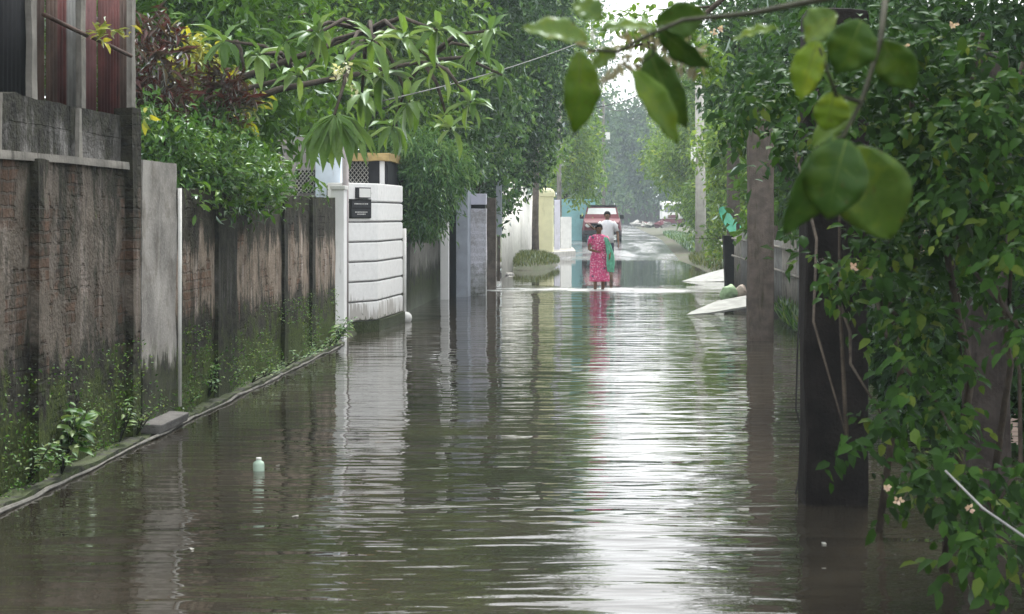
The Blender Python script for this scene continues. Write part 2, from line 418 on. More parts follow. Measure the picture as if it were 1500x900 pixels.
def column_paint():
    t = NT('splashed_white_paint'); p = t.pos(); x, y, z = t.sep(p)[0:3]
    uv = t.scale(p, (9, 9, 1.2)); a = t.noise(uv, 1.0, 5, .65); f = t.noise(p, 14, 4)
    m = t.rng(t.math('ADD', a, t.rng(z, .75, .12, 0, .36)), .66, .82, 0, .8)
    m2 = t.rng(t.math('ADD', f, t.rng(z, .30, .12, 0, .35)), .68, .8, 0, .85)
    c = t.mix(t.rng(f, .3, .7), (.80, .80, .79), (.73, .73, .72))
    c = t.mix(m, c, (.33, .31, .28)); c = t.mix(m2, c, (.07, .075, .04))
    return t.done(t.bsdf(c, .65, t.bump(f, .25, .015), 0, .3))
M['column'] = column_paint()
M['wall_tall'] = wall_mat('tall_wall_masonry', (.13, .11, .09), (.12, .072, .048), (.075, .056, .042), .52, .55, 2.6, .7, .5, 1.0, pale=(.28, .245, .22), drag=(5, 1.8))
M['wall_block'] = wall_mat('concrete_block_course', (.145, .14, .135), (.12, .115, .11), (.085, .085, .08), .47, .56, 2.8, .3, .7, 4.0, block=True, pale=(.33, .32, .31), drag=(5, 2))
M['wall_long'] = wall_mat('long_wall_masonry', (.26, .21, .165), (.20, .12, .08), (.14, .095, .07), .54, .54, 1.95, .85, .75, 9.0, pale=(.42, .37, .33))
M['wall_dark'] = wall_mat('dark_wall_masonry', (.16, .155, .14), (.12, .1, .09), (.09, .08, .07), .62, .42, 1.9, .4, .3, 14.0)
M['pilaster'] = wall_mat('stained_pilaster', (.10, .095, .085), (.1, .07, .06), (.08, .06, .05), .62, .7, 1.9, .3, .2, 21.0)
M['plaster_panel'] = wall_mat('smooth_plaster_panel', (.30, .285, .265), (.3, .28, .26), (.28, .26, .24), .75, .2, 2.9, .25, .5, 30.0, pale=(.40, .385, .36), bump=.25)
M['white_brick'] = wall_mat('whitewashed_brick', (.62, .62, .68), (.62, .62, .68), (.56, .56, .62), .2, -.4, 3.2, .35, .6, 40.0, pale=(.62, .62, .68), mort=.85, bump=.3)

# ------------------------------------------------------------------ world, sun, camera
w = bpy.data.worlds.new('World'); sc.world = w; w.use_nodes = True
nt = w.node_tree; nt.nodes.clear()
wo = nt.nodes.new('ShaderNodeOutputWorld'); bg = nt.nodes.new('ShaderNodeBackground'); sky = nt.nodes.new('ShaderNodeTexSky')
SUN_EL, SUN_AZ = R(58), R(12)
sky.sky_type = 'NISHITA'; sky.sun_disc = False; sky.sun_elevation = SUN_EL; sky.sun_rotation = SUN_AZ
sky.air_density = 1.5; sky.dust_density = 4; sky.altitude = 50
tc = nt.nodes.new('ShaderNodeTexCoord'); nz = nt.nodes.new('ShaderNodeTexNoise'); nz.inputs['Scale'].default_value = 2.2; nz.inputs['Detail'].default_value = 5
mp = nt.nodes.new('ShaderNodeMapping'); mp.inputs['Scale'].default_value = (1, 1, 2.5)
mr = nt.nodes.new('ShaderNodeMapRange'); mr.inputs[1].default_value = .3; mr.inputs[2].default_value = .7; mr.inputs[3].default_value = .82; mr.inputs[4].default_value = .98
mxn = nt.nodes.new('ShaderNodeMix'); mxn.data_type = 'RGBA'; mxn.inputs[7].default_value = (11.0, 11.15, 11.3, 1)
nt.links.new(tc.outputs['Generated'], mp.inputs[0]); nt.links.new(mp.outputs[0], nz.inputs['Vector']); nt.links.new(nz.outputs[0], mr.inputs[0])
nt.links.new(mr.outputs[0], mxn.inputs[0]); nt.links.new(sky.outputs[0], mxn.inputs[6]); nt.links.new(mxn.outputs[2], bg.inputs[0])
bg.inputs[1].default_value = .15
nt.links.new(bg.outputs[0], wo.inputs[0])
sl = bpy.data.lights.new('sun', 'SUN'); sl.energy = 2.8; sl.angle = R(7); sl.color = (1, .96, .9)
so = bpy.data.objects.new('sun', sl); C.objects.link(so)
sd = Vector((math.sin(SUN_AZ) * math.cos(SUN_EL), math.cos(SUN_AZ) * math.cos(SUN_EL), math.sin(SUN_EL)))
so.rotation_euler = (-sd).to_track_quat('-Z', 'Y').to_euler(); so.location = (0, 0, 20)
cd = bpy.data.cameras.new('camera'); co = bpy.data.objects.new('camera', cd); C.objects.link(co); sc.camera = co
co.location = (0, 0, CAMZ); co.rotation_euler = (R(90), 0, 0)
cd.sensor_width = 36; cd.lens = F / 1500 * 36; cd.shift_x = -(VX - 750) / 1500; cd.shift_y = -(450 - VY) / 1500
cd.clip_start = .05; cd.clip_end = 1500
cd.dof.use_dof = True; cd.dof.focus_distance = 22; cd.dof.aperture_fstop = 9
sc.view_settings.view_transform = 'Standard'; sc.view_settings.look = 'None'; sc.view_settings.exposure = 0.72; sc.view_settings.gamma = 1
sc.cycles.max_bounces = 7; sc.cycles.diffuse_bounces = 3; sc.cycles.glossy_bounces = 3; sc.cycles.transmission_bounces = 4
sc.cycles.volume_bounces = 0; sc.cycles.transparent_max_bounces = 8
sc.cycles.use_denoising = True; sc.cycles.caustics_reflective = False; sc.cycles.caustics_refractive = False

# ------------------------------------------------------------------ ground, water, road
def lerp(a, b, t): return a + (b - a) * max(0, min(1, t))
def road_z(Y):
    if Y < 50: return -.14
    if Y < 64: return lerp(-.14, -.01, (Y - 50) / 14)
    if Y < 84: return lerp(-.01, .43, (Y - 64) / 20)
    return lerp(.43, .5, (Y - 84) / 80)
def right_edge(Y): return lerp(4.2, 2.75, (Y - 13) / 5)
def ground_z(x, Y):
    r = road_z(Y)
    side = max(.14, r + .06)
    if x < -3.5: return lerp(r, side, (-3.5 - x) / .2)
    re = right_edge(Y)
    if x > re: return lerp(r, side, (x - re) / .5)
    return r - .01
xs = sorted(set([-300, -120, -60, -30, -15, -9, -6, -4.5, -3.9, -3.7, -3.6, -3.5, -3.3, -2.9, 15, 30, 60, 120, 300] + [round(-2.5 + .5 * i, 2) for i in range(22)]))
ys = sorted(set([-300, -100, -30, -10, 0, 5, 10, 12, 13, 14, 15, 16, 17, 18, 20, 25, 30, 40, 50] + [56 + 2 * i for i in range(20)] + [100, 120, 150, 200, 300, 600, 900]))
gb = bmesh.new(); from mathutils import noise as mnoise
grid = [[gb.verts.new((x, y, ground_z(x, y) + (.03 * mnoise.noise(Vector((x * .8, y * .5, 0))) if abs(x) > 2.7 and abs(x) < 40 else 0))) for x in xs] for y in ys]
for j in range(len(ys) - 1):
    for i in range(len(xs) - 1): gb.faces.new((grid[j][i], grid[j][i + 1], grid[j + 1][i + 1], grid[j + 1][i]))
gm = bpy.data.meshes.new('ground'); gb.to_mesh(gm); gb.free()
t = NT('muddy_grass_ground'); p = t.pos()
gcol = t.mix(t.rng(t.noise(p, .9, 6, .65), .4, .6), (.065, .058, .04), (.045, .06, .02))
gcol = t.mix(t.rng(t.noise(p, 9, 4), .45, .7, 0, .6), gcol, (.04, .045, .02))
tag(link('ground', gm, t.done(t.bsdf(gcol, .9, t.bump(t.noise(p, 14, 5), .6, .04)))), kind='structure')

# wet road beyond the flood
rb = bmesh.new(); pr = None
for Y in [54 + 2 * i for i in range(30)] + [120, 140, 170, 220, 320]:
    row = [rb.verts.new((x, Y, road_z(Y) + .012)) for x in (-2.3, -1.2, 0, 1.3, 2.7)]
    if pr:
        for i in range(4): rb.faces.new((pr[i], pr[i + 1], row[i + 1], row[i]))
    pr = row
rm = bpy.data.meshes.new('road'); rb.to_mesh(rm); rb.free()
t = NT('wet_asphalt'); p = t.pos()
rc = t.mix(t.rng(t.noise(t.scale(p, (.8, .25, 1)), 1.6, 5), .4, .62), (.14, .14, .145), (.22, .22, .23))
rr = t.rng(t.noise(t.scale(p, (.6, .15, 1), (5, 0, 0)), 1.5, 4), .35, .65, .05, .28)
tag(link('road', rm, t.done(t.bsdf(rc, rr, t.bump(t.noise(p, 30, 3), .15, .01), 0, .6))), kind='structure')
# pale concrete apron at the left of the dry road
b = B(); b.prism([(-3.15, 62.0), (-1.3, 68.5), (-1.55, 76), (-3.1, 80)], .02, .26); b.rough(.03, 2)
tag(b.to('path', M['conc_pale']), kind='structure')

# water with ripples; calmer past the wading figures
wb = bmesh.new()
wv = [wb.verts.new(v) for v in ((-3.62, -20, 0), (14, -20, 0), (14, 66, 0), (-3.62, 66, 0))]
wb.faces.new(wv); wm = bpy.data.meshes.new('water'); wb.to_mesh(wm); wb.free()
t = NT('flood_water'); p = t.pos(); x, y, z = t.sep(p)[0:3]
big = t.noise(t.scale(p, (.42, 1.35, 1)), 1.0, 2, .5, .4)
med = t.noise(t.scale(p, (1.15, 4.6, 1), (3, 1, 0)), 1.0, 2, .55, .3)
fine = t.noise(t.scale(p, (4.5, 17, 1), (7, 5, 0)), 1.0, 2, .5)
calm = t.rng(y, 39.0, 41.5, 1, .10)
wake = t.rng(t.math('ABSOLUTE', t.math('SUBTRACT', y, 38.6)), 0, 2.0, 2.0, 0)
patch = t.rng(t.noise(t.scale(p, (.35, .22, 1), (2, 9, 0)), 1.0, 2), .35, .65, .55, 1.15)
near = t.rng(y, 6, 14, 1.7, 1.0)
leftcalm = t.rng(x, -3.6, -1.6, .45, 1.0)
h = t.math('ADD', t.math('MULTIPLY', big, 1.7), t.math('ADD', t.math('MULTIPLY', med, 1.05), t.math('MULTIPLY', fine, .05)))
amp = t.math('MULTIPLY', t.math('MULTIPLY', t.math('ADD', calm, wake), patch), t.math('MULTIPLY', near, leftcalm))
h = t.math('MULTIPLY', h, amp)
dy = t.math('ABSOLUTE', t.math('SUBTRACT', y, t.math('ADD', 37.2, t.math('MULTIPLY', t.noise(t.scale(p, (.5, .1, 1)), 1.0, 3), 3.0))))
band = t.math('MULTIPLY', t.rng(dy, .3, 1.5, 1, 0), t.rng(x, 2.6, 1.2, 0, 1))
h = t.math('ADD', h, t.math('MULTIPLY', band, t.math('MULTIPLY', t.noise(t.scale(p, (3, 9, 1), (1, 1, 0)), 1.0, 3), 3.0)))
mud = t.mix(t.rng(t.noise(p, .5, 3), .35, .65), (.022, .0195, .0145), (.036, .031, .023))
sky_glint = t.math('MULTIPLY', band, t.rng(t.noise(t.scale(p, (1.1, 3.2, 1), (8, 3, 0)), 1.0, 5, .7), .40, .56))
mud = t.mix(sky_glint, mud, (.60, .61, .60))  # bright sky on the ripple line, put into the colour as pale streaks
wr = t.math('ADD', .012, t.math('MULTIPLY', sky_glint, .5))
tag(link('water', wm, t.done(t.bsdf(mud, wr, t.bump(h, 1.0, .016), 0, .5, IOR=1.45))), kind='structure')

# ------------------------------------------------------------------ left: tall wall with sheet barrier
WX = -3.6
def yw(px, X=WX): return X * F / (px - VX)
def slab_wall(b, x0, x1, y0, y1, z0, z1, step=.25, topj=.012, seed=0):
    ny = max(1, int((y1 - y0) / step)); nzz = max(1, int((z1 - z0) / step))
    from mathutils import noise
    def dj(y, z): return .014 * noise.noise(Vector((seed, y * 2.1, z * 2.1))) + .006 * noise.noise(Vector((seed, y * 9, z * 9)))
    rows = []
    for j in range(nzz + 1):
        r = []
        for i in range(ny + 1):
            y = y0 + (y1 - y0) * i / ny; z = z0 + (z1 - z0) * j / nzz
            if j == nzz: z += topj * noise.noise(Vector((y * 5, seed, 0))) * 2
            r.append((b.bm.verts.new((x1 + dj(y, z), y, z)), b.bm.verts.new((x0, y, z))))
        rows.append(r)
    f = b.bm.faces.new
    for j in range(nzz):
        for i in range(ny):
            f((rows[j][i][0], rows[j][i + 1][0], rows[j + 1][i + 1][0], rows[j + 1][i][0]))
            f((rows[j][i][1], rows[j + 1][i][1], rows[j + 1][i + 1][1], rows[j][i + 1][1]))
        f((rows[j][0][0], rows[j + 1][0][0], rows[j + 1][0][1], rows[j][0][1]))
        f((rows[j][ny][0], rows[j][ny][1], rows[j + 1][ny][1], rows[j + 1][ny][0]))
    for i in range(ny):
        f((rows[nzz][i][0], rows[nzz][i + 1][0], rows[nzz][i + 1][1], rows[nzz][i][1]))
    return b
tw = thing('masonry_wall', 'tall peeling brick and block wall with tin sheets above it', 'wall', (WX, 9, 0))
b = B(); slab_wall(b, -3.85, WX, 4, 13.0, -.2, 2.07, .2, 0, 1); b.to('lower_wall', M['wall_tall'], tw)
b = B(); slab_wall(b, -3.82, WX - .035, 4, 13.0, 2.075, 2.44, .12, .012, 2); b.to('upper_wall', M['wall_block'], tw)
b = B(); b.box((-3.70, 4, 2.035), (WX + .028, 12.78, 2.085)); b.sub(5); b.rough(.016, 9); b.to('ledge', M['conc'], tw)
for (px0, px1, zt) in ((44, 60, 2.05), (184, 196, 2.5)):
    b = B(); b.box((-3.75, yw(px0), -.2), (WX + .055, yw(px1), zt)); b.sub(4); b.rough(.012, 6); b.to('pilaster', M['wall_tall'], tw)
b = B()
for k, yy in enumerate((5.2, 6.6, 8.1, 9.6, 10.15, 11.7)):
    b.box((-3.7, yy - .035, 2.08), (WX - .012, yy + .035, 2.43))
b.sub(1); b.rough(.008, 8); b.to('upper_rib', M['conc'], tw)

fn = thing('sheet_barrier', 'rusty red brown tin sheets between concrete posts on the tall wall', 'fence', (WX, 11, 2.44))
def sheet(y0, y1, z0, z1, x, mat, par, name='sheet', wave=.012, pitch=.076, tilt=0):
    b = B(); n = max(2, int((y1 - y0) / (pitch / 6)))
    a0 = [b.bm.verts.new((x + wave * math.sin(2 * math.pi * (y0 + (y1 - y0) * i / n) / pitch), y0 + (y1 - y0) * i / n, z0)) for i in range(n + 1)]
    a1 = [b.bm.verts.new((x + tilt + wave * math.sin(2 * math.pi * (y0 + (y1 - y0) * i / n) / pitch), y0 + (y1 - y0) * i / n, z1 + .01 * math.sin(i))) for i in range(n + 1)]
    for i in range(n): b.bm.faces.new((a0[i], a0[i + 1], a1[i + 1], a1[i]))
    o = b.to(name, mat, par, True)
    md = o.modifiers.new('s', 'SOLIDIFY'); md.thickness = .002
    return o
XS = WX - .10
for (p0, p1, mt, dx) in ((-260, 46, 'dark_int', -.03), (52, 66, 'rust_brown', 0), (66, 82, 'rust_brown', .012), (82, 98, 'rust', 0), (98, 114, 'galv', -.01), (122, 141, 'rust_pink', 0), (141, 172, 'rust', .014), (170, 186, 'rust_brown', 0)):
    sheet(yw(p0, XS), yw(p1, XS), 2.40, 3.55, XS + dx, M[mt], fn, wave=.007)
for px in (44, 116, 190):
    b = B(); yy = yw(px, XS); b.box((XS - .012, yy - .05, 2.36), (XS + .03, yy + .05, 3.7)); b.sub(5); b.rough(.01, 7); b.to('post', M['conc'], fn)
for (p0, p1, zz) in ((48, 112, 2.97), (122, 178, 2.93)):
    b = B(); b.tube([(XS + .07, yw(p0, XS), zz + .02), (XS + .07, yw(p1, XS), zz - .02)], .016, 8); b.to('rail', M['rust_brown'], fn, True)

pp = thing('plaster_pillar', 'smooth pale grey plastered wall panel with a thin white edge', 'wall', (WX, 13.5, 0))
b = B(); slab_wall(b, -3.8, WX + .05, 13.02, 14.05, -.2, 2.12, .12, .004, 5); b.to('panel', M['plaster_panel'], pp)
b = B(); b.tube([(WX + .07, 14.085, .12), (WX + .07, 14.085, 1.92)], .016, 8); b.to('pipe', M['white2'], pp, True)
b = B(); b.box((WX - .15, 13.0, .04), (WX + .20, 13.85, .11), .012, Matrix.Rotation(R(5), 3, 'Y')); b.rough(.015, 6)
tag(b.to('concrete_slab', M['slab']), 'broken grey slab at the foot of the plaster panel by the water', 'slab')

lw = thing('stained_wall', 'long low brick wall with black rain streaks and bare pink patches', 'wall', (WX, 18, 0))
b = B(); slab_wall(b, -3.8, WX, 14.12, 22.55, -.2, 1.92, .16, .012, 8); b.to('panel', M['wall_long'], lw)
for (p0, p1) in ((314, 342), (412, 417), (453, 458)):
    b = B(); b.box((-3.7, yw(p0), -.2), (WX + .04, yw(p1), 1.9)); b.sub(5); b.rough(.014, 6); b.to('pilaster', M['pilaster'], lw)

# narrow mossy foot and kerb line
b = B(); slab_wall(b, -3.7, WX + .13, 4, 22.5, -.2, .03, .15, .02, 12)
kt = NT('mossy_foot'); p = kt.pos(); kc = kt.mix(kt.rng(kt.noise(p, 6, 6, .7), .38, .55), (.022, .022, .016), (.04, .058, .012))
tag(b.to('verge', kt.done(kt.bsdf(kc, .8, kt.bump(kt.noise(p, 20, 4), .8, .03)))), kind='structure')
b = B(); yy = 4.0
pts = []
while yy < 22.4:
    pts.append((WX + .16 + .012 * math.sin(yy * 3) + .01 * random.uniform(-1, 1), yy, .012 + random.uniform(-.006, .006))); yy += .25
b.tube(pts, [.010 + random.uniform(-.004, .005) for _ in pts], 6); b.rough(.008, 14)
tag(b.to('kerb', M['kerb']), kind='structure')

# ------------------------------------------------------------------ white gate column and what stands round it
gp = thing('gate_column', 'white banded gate column with a dark plaque and a small white box', 'gate column', (-3.5, 25.5, 0))
A_, B_, C_ = (-3.69, 24.30), (-3.36, 24.95), (-3.24, 27.0)
def colpoly(off): return [(A_[0] + off * .2, A_[1] - off), (B_[0] + off * .7, B_[1] - off * .8), (C_[0] + off, C_[1]), (-4.0, 27.2), (-4.0, 24.3 + 0 * off)]
zt = 2.17; n = 7; zb = .16; hh = (zt - zb) / n
for i in range(n):
    b = B(); b.prism(colpoly(0), zb + i * hh + .011, zb + (i + 1) * hh - .011)
    es = [e for e in b.bm.edges]; bmesh.ops.bevel(b.bm, geom=es, offset=.014, segments=2, affect='EDGES')
    b.to('course', M['column'], gp)
b = B(); b.prism(colpoly(-.035), .1, zt - .05); b.to('core', M['groove'], gp)  # darker grey core showing between the courses
b = B(); b.prism(colpoly(.03), -.2, .165); b.sub(3); b.rough(.02, 5); b.to('plinth', M['wall_dark'], gp)
fa = Vector((B_[0] - A_[0], B_[1] - A_[1], 0)).normalized(); fnrm = Vector((fa.y, -fa.x, 0))
def onface(px, z, out):
    # point on first face under pixel column px
    k = (px - VX) / F
    tt = (k * A_[1] - A_[0]) / (fa.x - k * fa.y)
    q = Vector((A_[0], A_[1], z)) + fa * tt
    return q + fnrm * out
def faceplate(b, px0, px1, z0, z1, o0, o1):
    q0, q1 = onface(px0, 0, 0), onface(px1, 0, 0)
    poly = [q0 + fnrm * o0, q1 + fnrm * o0, q1 + fnrm * o1, q0 + fnrm * o1]
    b.prism([(v.x, v.y) for v in poly], z0, z1)
zz = lambda y: CAMZ - (y - VY) / 101.5
b = B(); faceplate(b, 511, 542, zz(320), zz(292), .002, .022); pl = b.to('plaque', M['black'], gp)
b = B(); faceplate(b, 513, 541, zz(318), zz(306.5), .022, .028); faceplate(b, 513, 541, zz(304.5), zz(294), .022, .028); b.to('plaque_tile', M['metal_dark'], pl)
b = B()
for (yy, a_, c_) in ((311, 518, 536), (314, 521, 533), (299, 517, 537)):
    q = a_
    while q < c_:
        e = q + random.choice((1.2, 1.7, .8)); faceplate(b, q, min(e, c_), zz(yy + .7), zz(yy - .7), .028, .030); q = e + .7
b.to('lettering', M['white2'], pl)
b = B(); faceplate(b, 520, 539, zz(291), zz(275), .002, .05); bx = b.to('meter_box', M['metal_dark'], gp)
b = B(); faceplate(b, 522, 538, zz(289.5), zz(276.5), .05, .058); b.to('cover', M['plastic_w'], bx)

def vbox(px0, px1, y0, y1, Y, depth=.2, mat='white', name='post', label='', cat='post', parent=None, group=None, bev=.008, rough=0):
    a = W(px0, y1, Y); c = W(px1, y0, Y)
    b = B(); b.box((a.x, Y, a.z), (c.x, Y + depth, c.z), bev)
    if rough: b.sub(3); b.rough(rough, 5)
    o = b.to(name, M[mat], parent)
    if label: tag(o, label, cat, group)
    return o
# tall narrow white post, drain pipe
wp = thing('gate_post', 'narrow bright white square post at the end of the stained wall', 'post', (-3.68, 23.2, 0))
vbox(485, 504, 277, 500, 23.1, .25, 'white', 'shaft', parent=wp)
vbox(483.5, 505.5, 272, 278, 23.08, .29, 'white2', 'cap', parent=wp)
dp = B(); dp.tube([W(506, 198, 24.05), W(506, 500, 24.05)], .045, 10)
tag(dp.to('drain_pipe', M['greywall'], None, True), 'grey drain pipe rising beside the banded white column', 'pipe')
# corner house behind
hs = thing('gatehouse', 'small pale gatehouse with lattice openings behind the stained wall', 'house', (-5, 27, 0))
b = B(); a, c = W(407, 300, 25.5), W(463, 205, 25.5); b.box((a.x, 25.5, 0), (c.x, 28.5, c.z - .05)); b.box((a.x - .03, 25.47, c.z - .05), (c.x + .02, 28.55, c.z + .04)); b.to('wall', M['greywall'], hs)
b = B(); a, c = W(462, 300, 25.2), W(499, 180, 25.2); b.box((a.x, 25.2, 0), (c.x, 25.6, c.z), .01); b.to('pier', M['pale_blue'], hs)
def lattice(px0, px1, y0, y1, Y, par):
    a, c = W(px0, y1, Y), W(px1, y0, Y)
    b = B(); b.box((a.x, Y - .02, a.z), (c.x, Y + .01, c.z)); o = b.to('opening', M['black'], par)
    b = B(); n = 5
    wdt, hgt = c.x - a.x, c.z - a.z
    for k in range(-n, n * 2):
        for sgn in (1, -1):
            x0 = a.x + wdt * k / n; x1 = x0 + hgt * .8 * sgn
            p0 = Vector((x0, Y - .035 - .006 * sgn, a.z)); p1 = Vector((x1, p0.y, c.z)); d = p1 - p0
            ts = []
            lo, hi = 0, 1
            if abs(d.x) > 1e-6:
                t0, t1 = (a.x - p0.x) / d.x, (c.x - p0.x) / d.x
                lo, hi = max(0, min(t0, t1)), min(1, max(t0, t1))
            if hi - lo > .05: b.tube([p0 + d * lo, p0 + d * hi], .007, 4)
    b.to('lattice', M['conc_pale'], o)
    return o
lattice(433, 461, 249, 283, 25.46, hs)
gb_ = W(510, 268, 27.6); ge = W(568, 268, 27.6)
lattice(511, 540, 237, 268, 27.56, hs)
b = B(); b.box((gb_.x, 27.6, 0), (ge.x, 29, W(0, 235, 27.6).z)); b.to('balcony_wall', M['metal_dark'], hs)
vbox(556, 563, 236, 270, 27.5, .06, 'white', 'balcony_post', parent=hs)
b = B(); a, c = W(508, 236, 27.4), W(570, 224, 27.4); b.box((a.x, 27.4, a.z), (c.x, 29.1, c.z), .01); b.sub(3); b.rough(.015, 9); b.to('cornice', M['ochre'], hs)
# column's right edge pole and stub
b = B(); b.tube([W(592.5, 335, 27.2), W(592.5, 478, 27.2)], .03, 8); q = W(592.5, 470, 27.2); b.ball((q.x + .03, q.y - .05, .06), .1, 10)
tag(b.to('gate_pipe', M['white2'], None, True), 'thin white pipe with a lumpy foot right of the banded column', 'pipe')
# dark wall
dw = thing('plaster_wall', 'dark mouldy plastered wall under the feathery bush', 'wall', (-3.5, 30, 0))
b = B(); slab_wall(b, -3.75, -3.5, 27.25, 36.3, -.2, 1.75, .3, .01, 17); b.to('panel', M['wall_dark'], dw)
b = B(); b.box((-3.7, 29.0, -.2), (-3.42, 29.6, 1.78)); b.sub(3); b.rough(.01, 5); b.to('pilaster', M['pilaster'], dw)

vbox(645, 657, 308, 441, 34.2, .16, 'white', 'fence_post', 'slim white post standing in the water left of the grey pillar', 'post')
vbox(656.5, 669, 300, 440, 36.4, .1, 'black', 'dark_gap', 'narrow black slab for the dark gap between white post and grey pillar', 'gap')  # shade of the gap put in as a black slab
bp = thing('brick_pillar', 'broad pillar, grey left side and whitewashed brick face with a slot', 'gate pillar', (-2.9, 36, 0))
vbox(668, 685.5, 258, 437, 35.3, .8, 'greyblue', 'shaft', parent=bp)
vbox(685.5, 712, 306, 434, 36.0, .25, 'white_brick', 'brick_face', parent=bp, rough=.012)
vbox(685.5, 712, 284, 300, 36.0, .25, 'lilac', 'lintel', parent=bp)
vbox(687, 711, 299, 307, 36.1, .15, 'black', 'slot', parent=bp)
vbox(712.5, 726, 290, 425, 38.6, .3, 'post_brown', 'timber_post', 'dark brown square post right of the whitewashed brick face', 'post')
pk = thing('sheet_post', 'grey painted strip of sheet hung on a dark stake', 'post', tuple(W(731, 410, 41)))
vbox(726.5, 735, 265, 345, 41, .05, 'greyblue', 'strip', parent=pk)
vbox(728, 732.5, 345, 412, 41.05, .08, 'post_brown', 'stake', parent=pk)
# white sheet fence
wf = thing('corrugated_fence', 'tall whitewashed corrugated fence receding beyond the brick pillar', 'fence', (-3.1, 50, 0))
y0, y1 = 49.0, 66.0
def xl(px, Y): return (px - VX) * Y / F
for k in range(6):
    Ya, Yb = 46 + k * 4.0, 46 + k * 4.0 + 4.03
    b = B(); n = 60
    X0, X1 = xl(735 + k * 9.2, Ya), xl(735 + (k + 1) * 9.2, Yb)
    rows = []
    zt_ = 2.35 + .12 * random.uniform(-1, 1) + (.25 if 1 <= k <= 3 else 0)
    for j in range(2):
        rows.append([b.bm.verts.new((X0 + (X1 - X0) * i / n + .02 * math.sin(i * 1.25), Ya + (Yb - Ya) * i / n, (-.15 if j == 0 else zt_ + .02 * math.sin(i * .6)))) for i in range(n + 1)])
    for i in range(n): b.bm.faces.new((rows[0][i], rows[0][i + 1], rows[1][i + 1], rows[1][i]))
    o = b.to('sheet', M['sheet_white'], wf, True); o.modifiers.new('s', 'SOLIDIFY').thickness = .004
b = B(); b.tube([W(785, 398, 58) - Vector((0, 0, .2)), W(784, 330, 58), W(785, 262, 58), W(786, 205, 58)], [.15, .12, .11, .08], 9); b.rough(.02, 4)
tag(b.to('wooden_pole', M['post_brown'], None, True), 'brown tree stake between the white fence and the cream pillar', 'pole')
cp = thing('cream_pillar', 'cream gate pillar with a rounded top beyond the white fence', 'gate pillar', tuple(W(800, 366, 66)))
a, c = W(789, 364, 66), W(810, 288, 66)
b = B(); b.box((a.x, 66, .0), (c.x, 66.8, c.z), .02); b.to('shaft', M['cream'], cp)
b = B()
prof = [(0, 0), (1, 0), (1, .12), (.93, .2), (.75, .28), (.4, .33), (0, .34)]
cw, cx_ = (c.x - a.x) / 2 + .06, (a.x + c.x) / 2
rings = []
for r_, z_ in prof[1:-1]: rings.append([(cx_ + cw * r_ * sx, 66.4 + .46 * r_ * sy, c.z + z_) for sx, sy in ((-1, -1), (1, -1), (1, 1), (-1, 1))])
b.loft(rings); b.to('cap', M['cream'], cp)
vbox(812, 820, 293, 366, 69, .3, 'lilac', 'lilac_wall', 'narrow lilac white wall end right of the cream pillar', 'wall')
vbox(821, 837, 318, 364, 72, .3, 'white2', 'low_wall', 'low off white wall behind the left utility pole', 'wall')
b = B(); a, c = W(836, 345, 84), W(872, 292, 84); b.box((a.x - .5, 84, .2), (c.x, 84.3, c.z)); tag(b.to('teal_wall', M['teal']), 'pale teal painted wall left of the red vehicle', 'wall')
b = B(); b.box((c.x - .02, 84.3, .2), (c.x + .2, 110, c.z - .3)); tag(b.to('side_wall', M['teal']), 'teal side wall running back behind the red vehicle', 'wall')

# utility poles
lp = thing('utility_pole', 'slender dark utility pole with cross bars on the left verge', 'utility pole', tuple(W(820, 364, 74)))
b = B(); q = W(820, 366, 74); b.tube([(q.x, 74, .1), (q.x - .03, 74, 3.5), (q.x, 74, 6.6)], [.12, .1, .08], 9); b.to('shaft', M['conc'], lp, True)
b = B(); b.box((q.x - .55, 73.93, 5.6), (q.x + .35, 74.0, 5.68)); b.box((q.x - .3, 73.9, 4.7), (q.x - .12, 73.98, 5.2)); b.to('crossarm', M['metal_dark'], lp)
rp = thing('street_pole', 'tall pale concrete pole with a small white box on the right verge', 'utility pole', tuple(W(1027, 386, 60)))
b = B(); q = W(1027, 388, 60); b.tube([(q.x, 60, -.1), (q.x - .03, 60, 3.5), (q.x - .08, 60, 7.4)], [.21, .17, .13], 10); b.rough(.01, 4); b.to('shaft', M['conc_pale'], rp, True)
a, c = W(1012, 237, 59.8), W(1019, 216, 59.8); b = B(); b.box((a.x, 59.7, a.z), (c.x, 59.9, c.z), .02); b.to('meter_box', M['plastic_w'], rp)
fp = thing('lamp_pole', 'far thin pole with a white lamp arm over the dry road', 'street lamp', tuple(W(889, 335, 118)))
b = B(); q = W(884, 333, 118); b.tube([(q.x, 118, .3), (q.x, 118, 8.6), (q.x, 118, 9.6)], [.13, .09, .07], 8); b.to('pole', M['conc'], fp, True)
b = B(); b.tube([(q.x, 118, 8.4), (q.x - 1.0, 117.8, 8.7)], .05, 6); b.box((q.x - 1.6, 117.6, 8.62), (q.x - .9, 117.9, 8.76), .03); b.to('lamp_arm', M['plastic_w'], fp)
b = B(); b.box((q.x + .1, 117.8, 6.9), (q.x + .45, 118, 7.4), .02); b.to('junction_box', M['plastic_w'], fp)
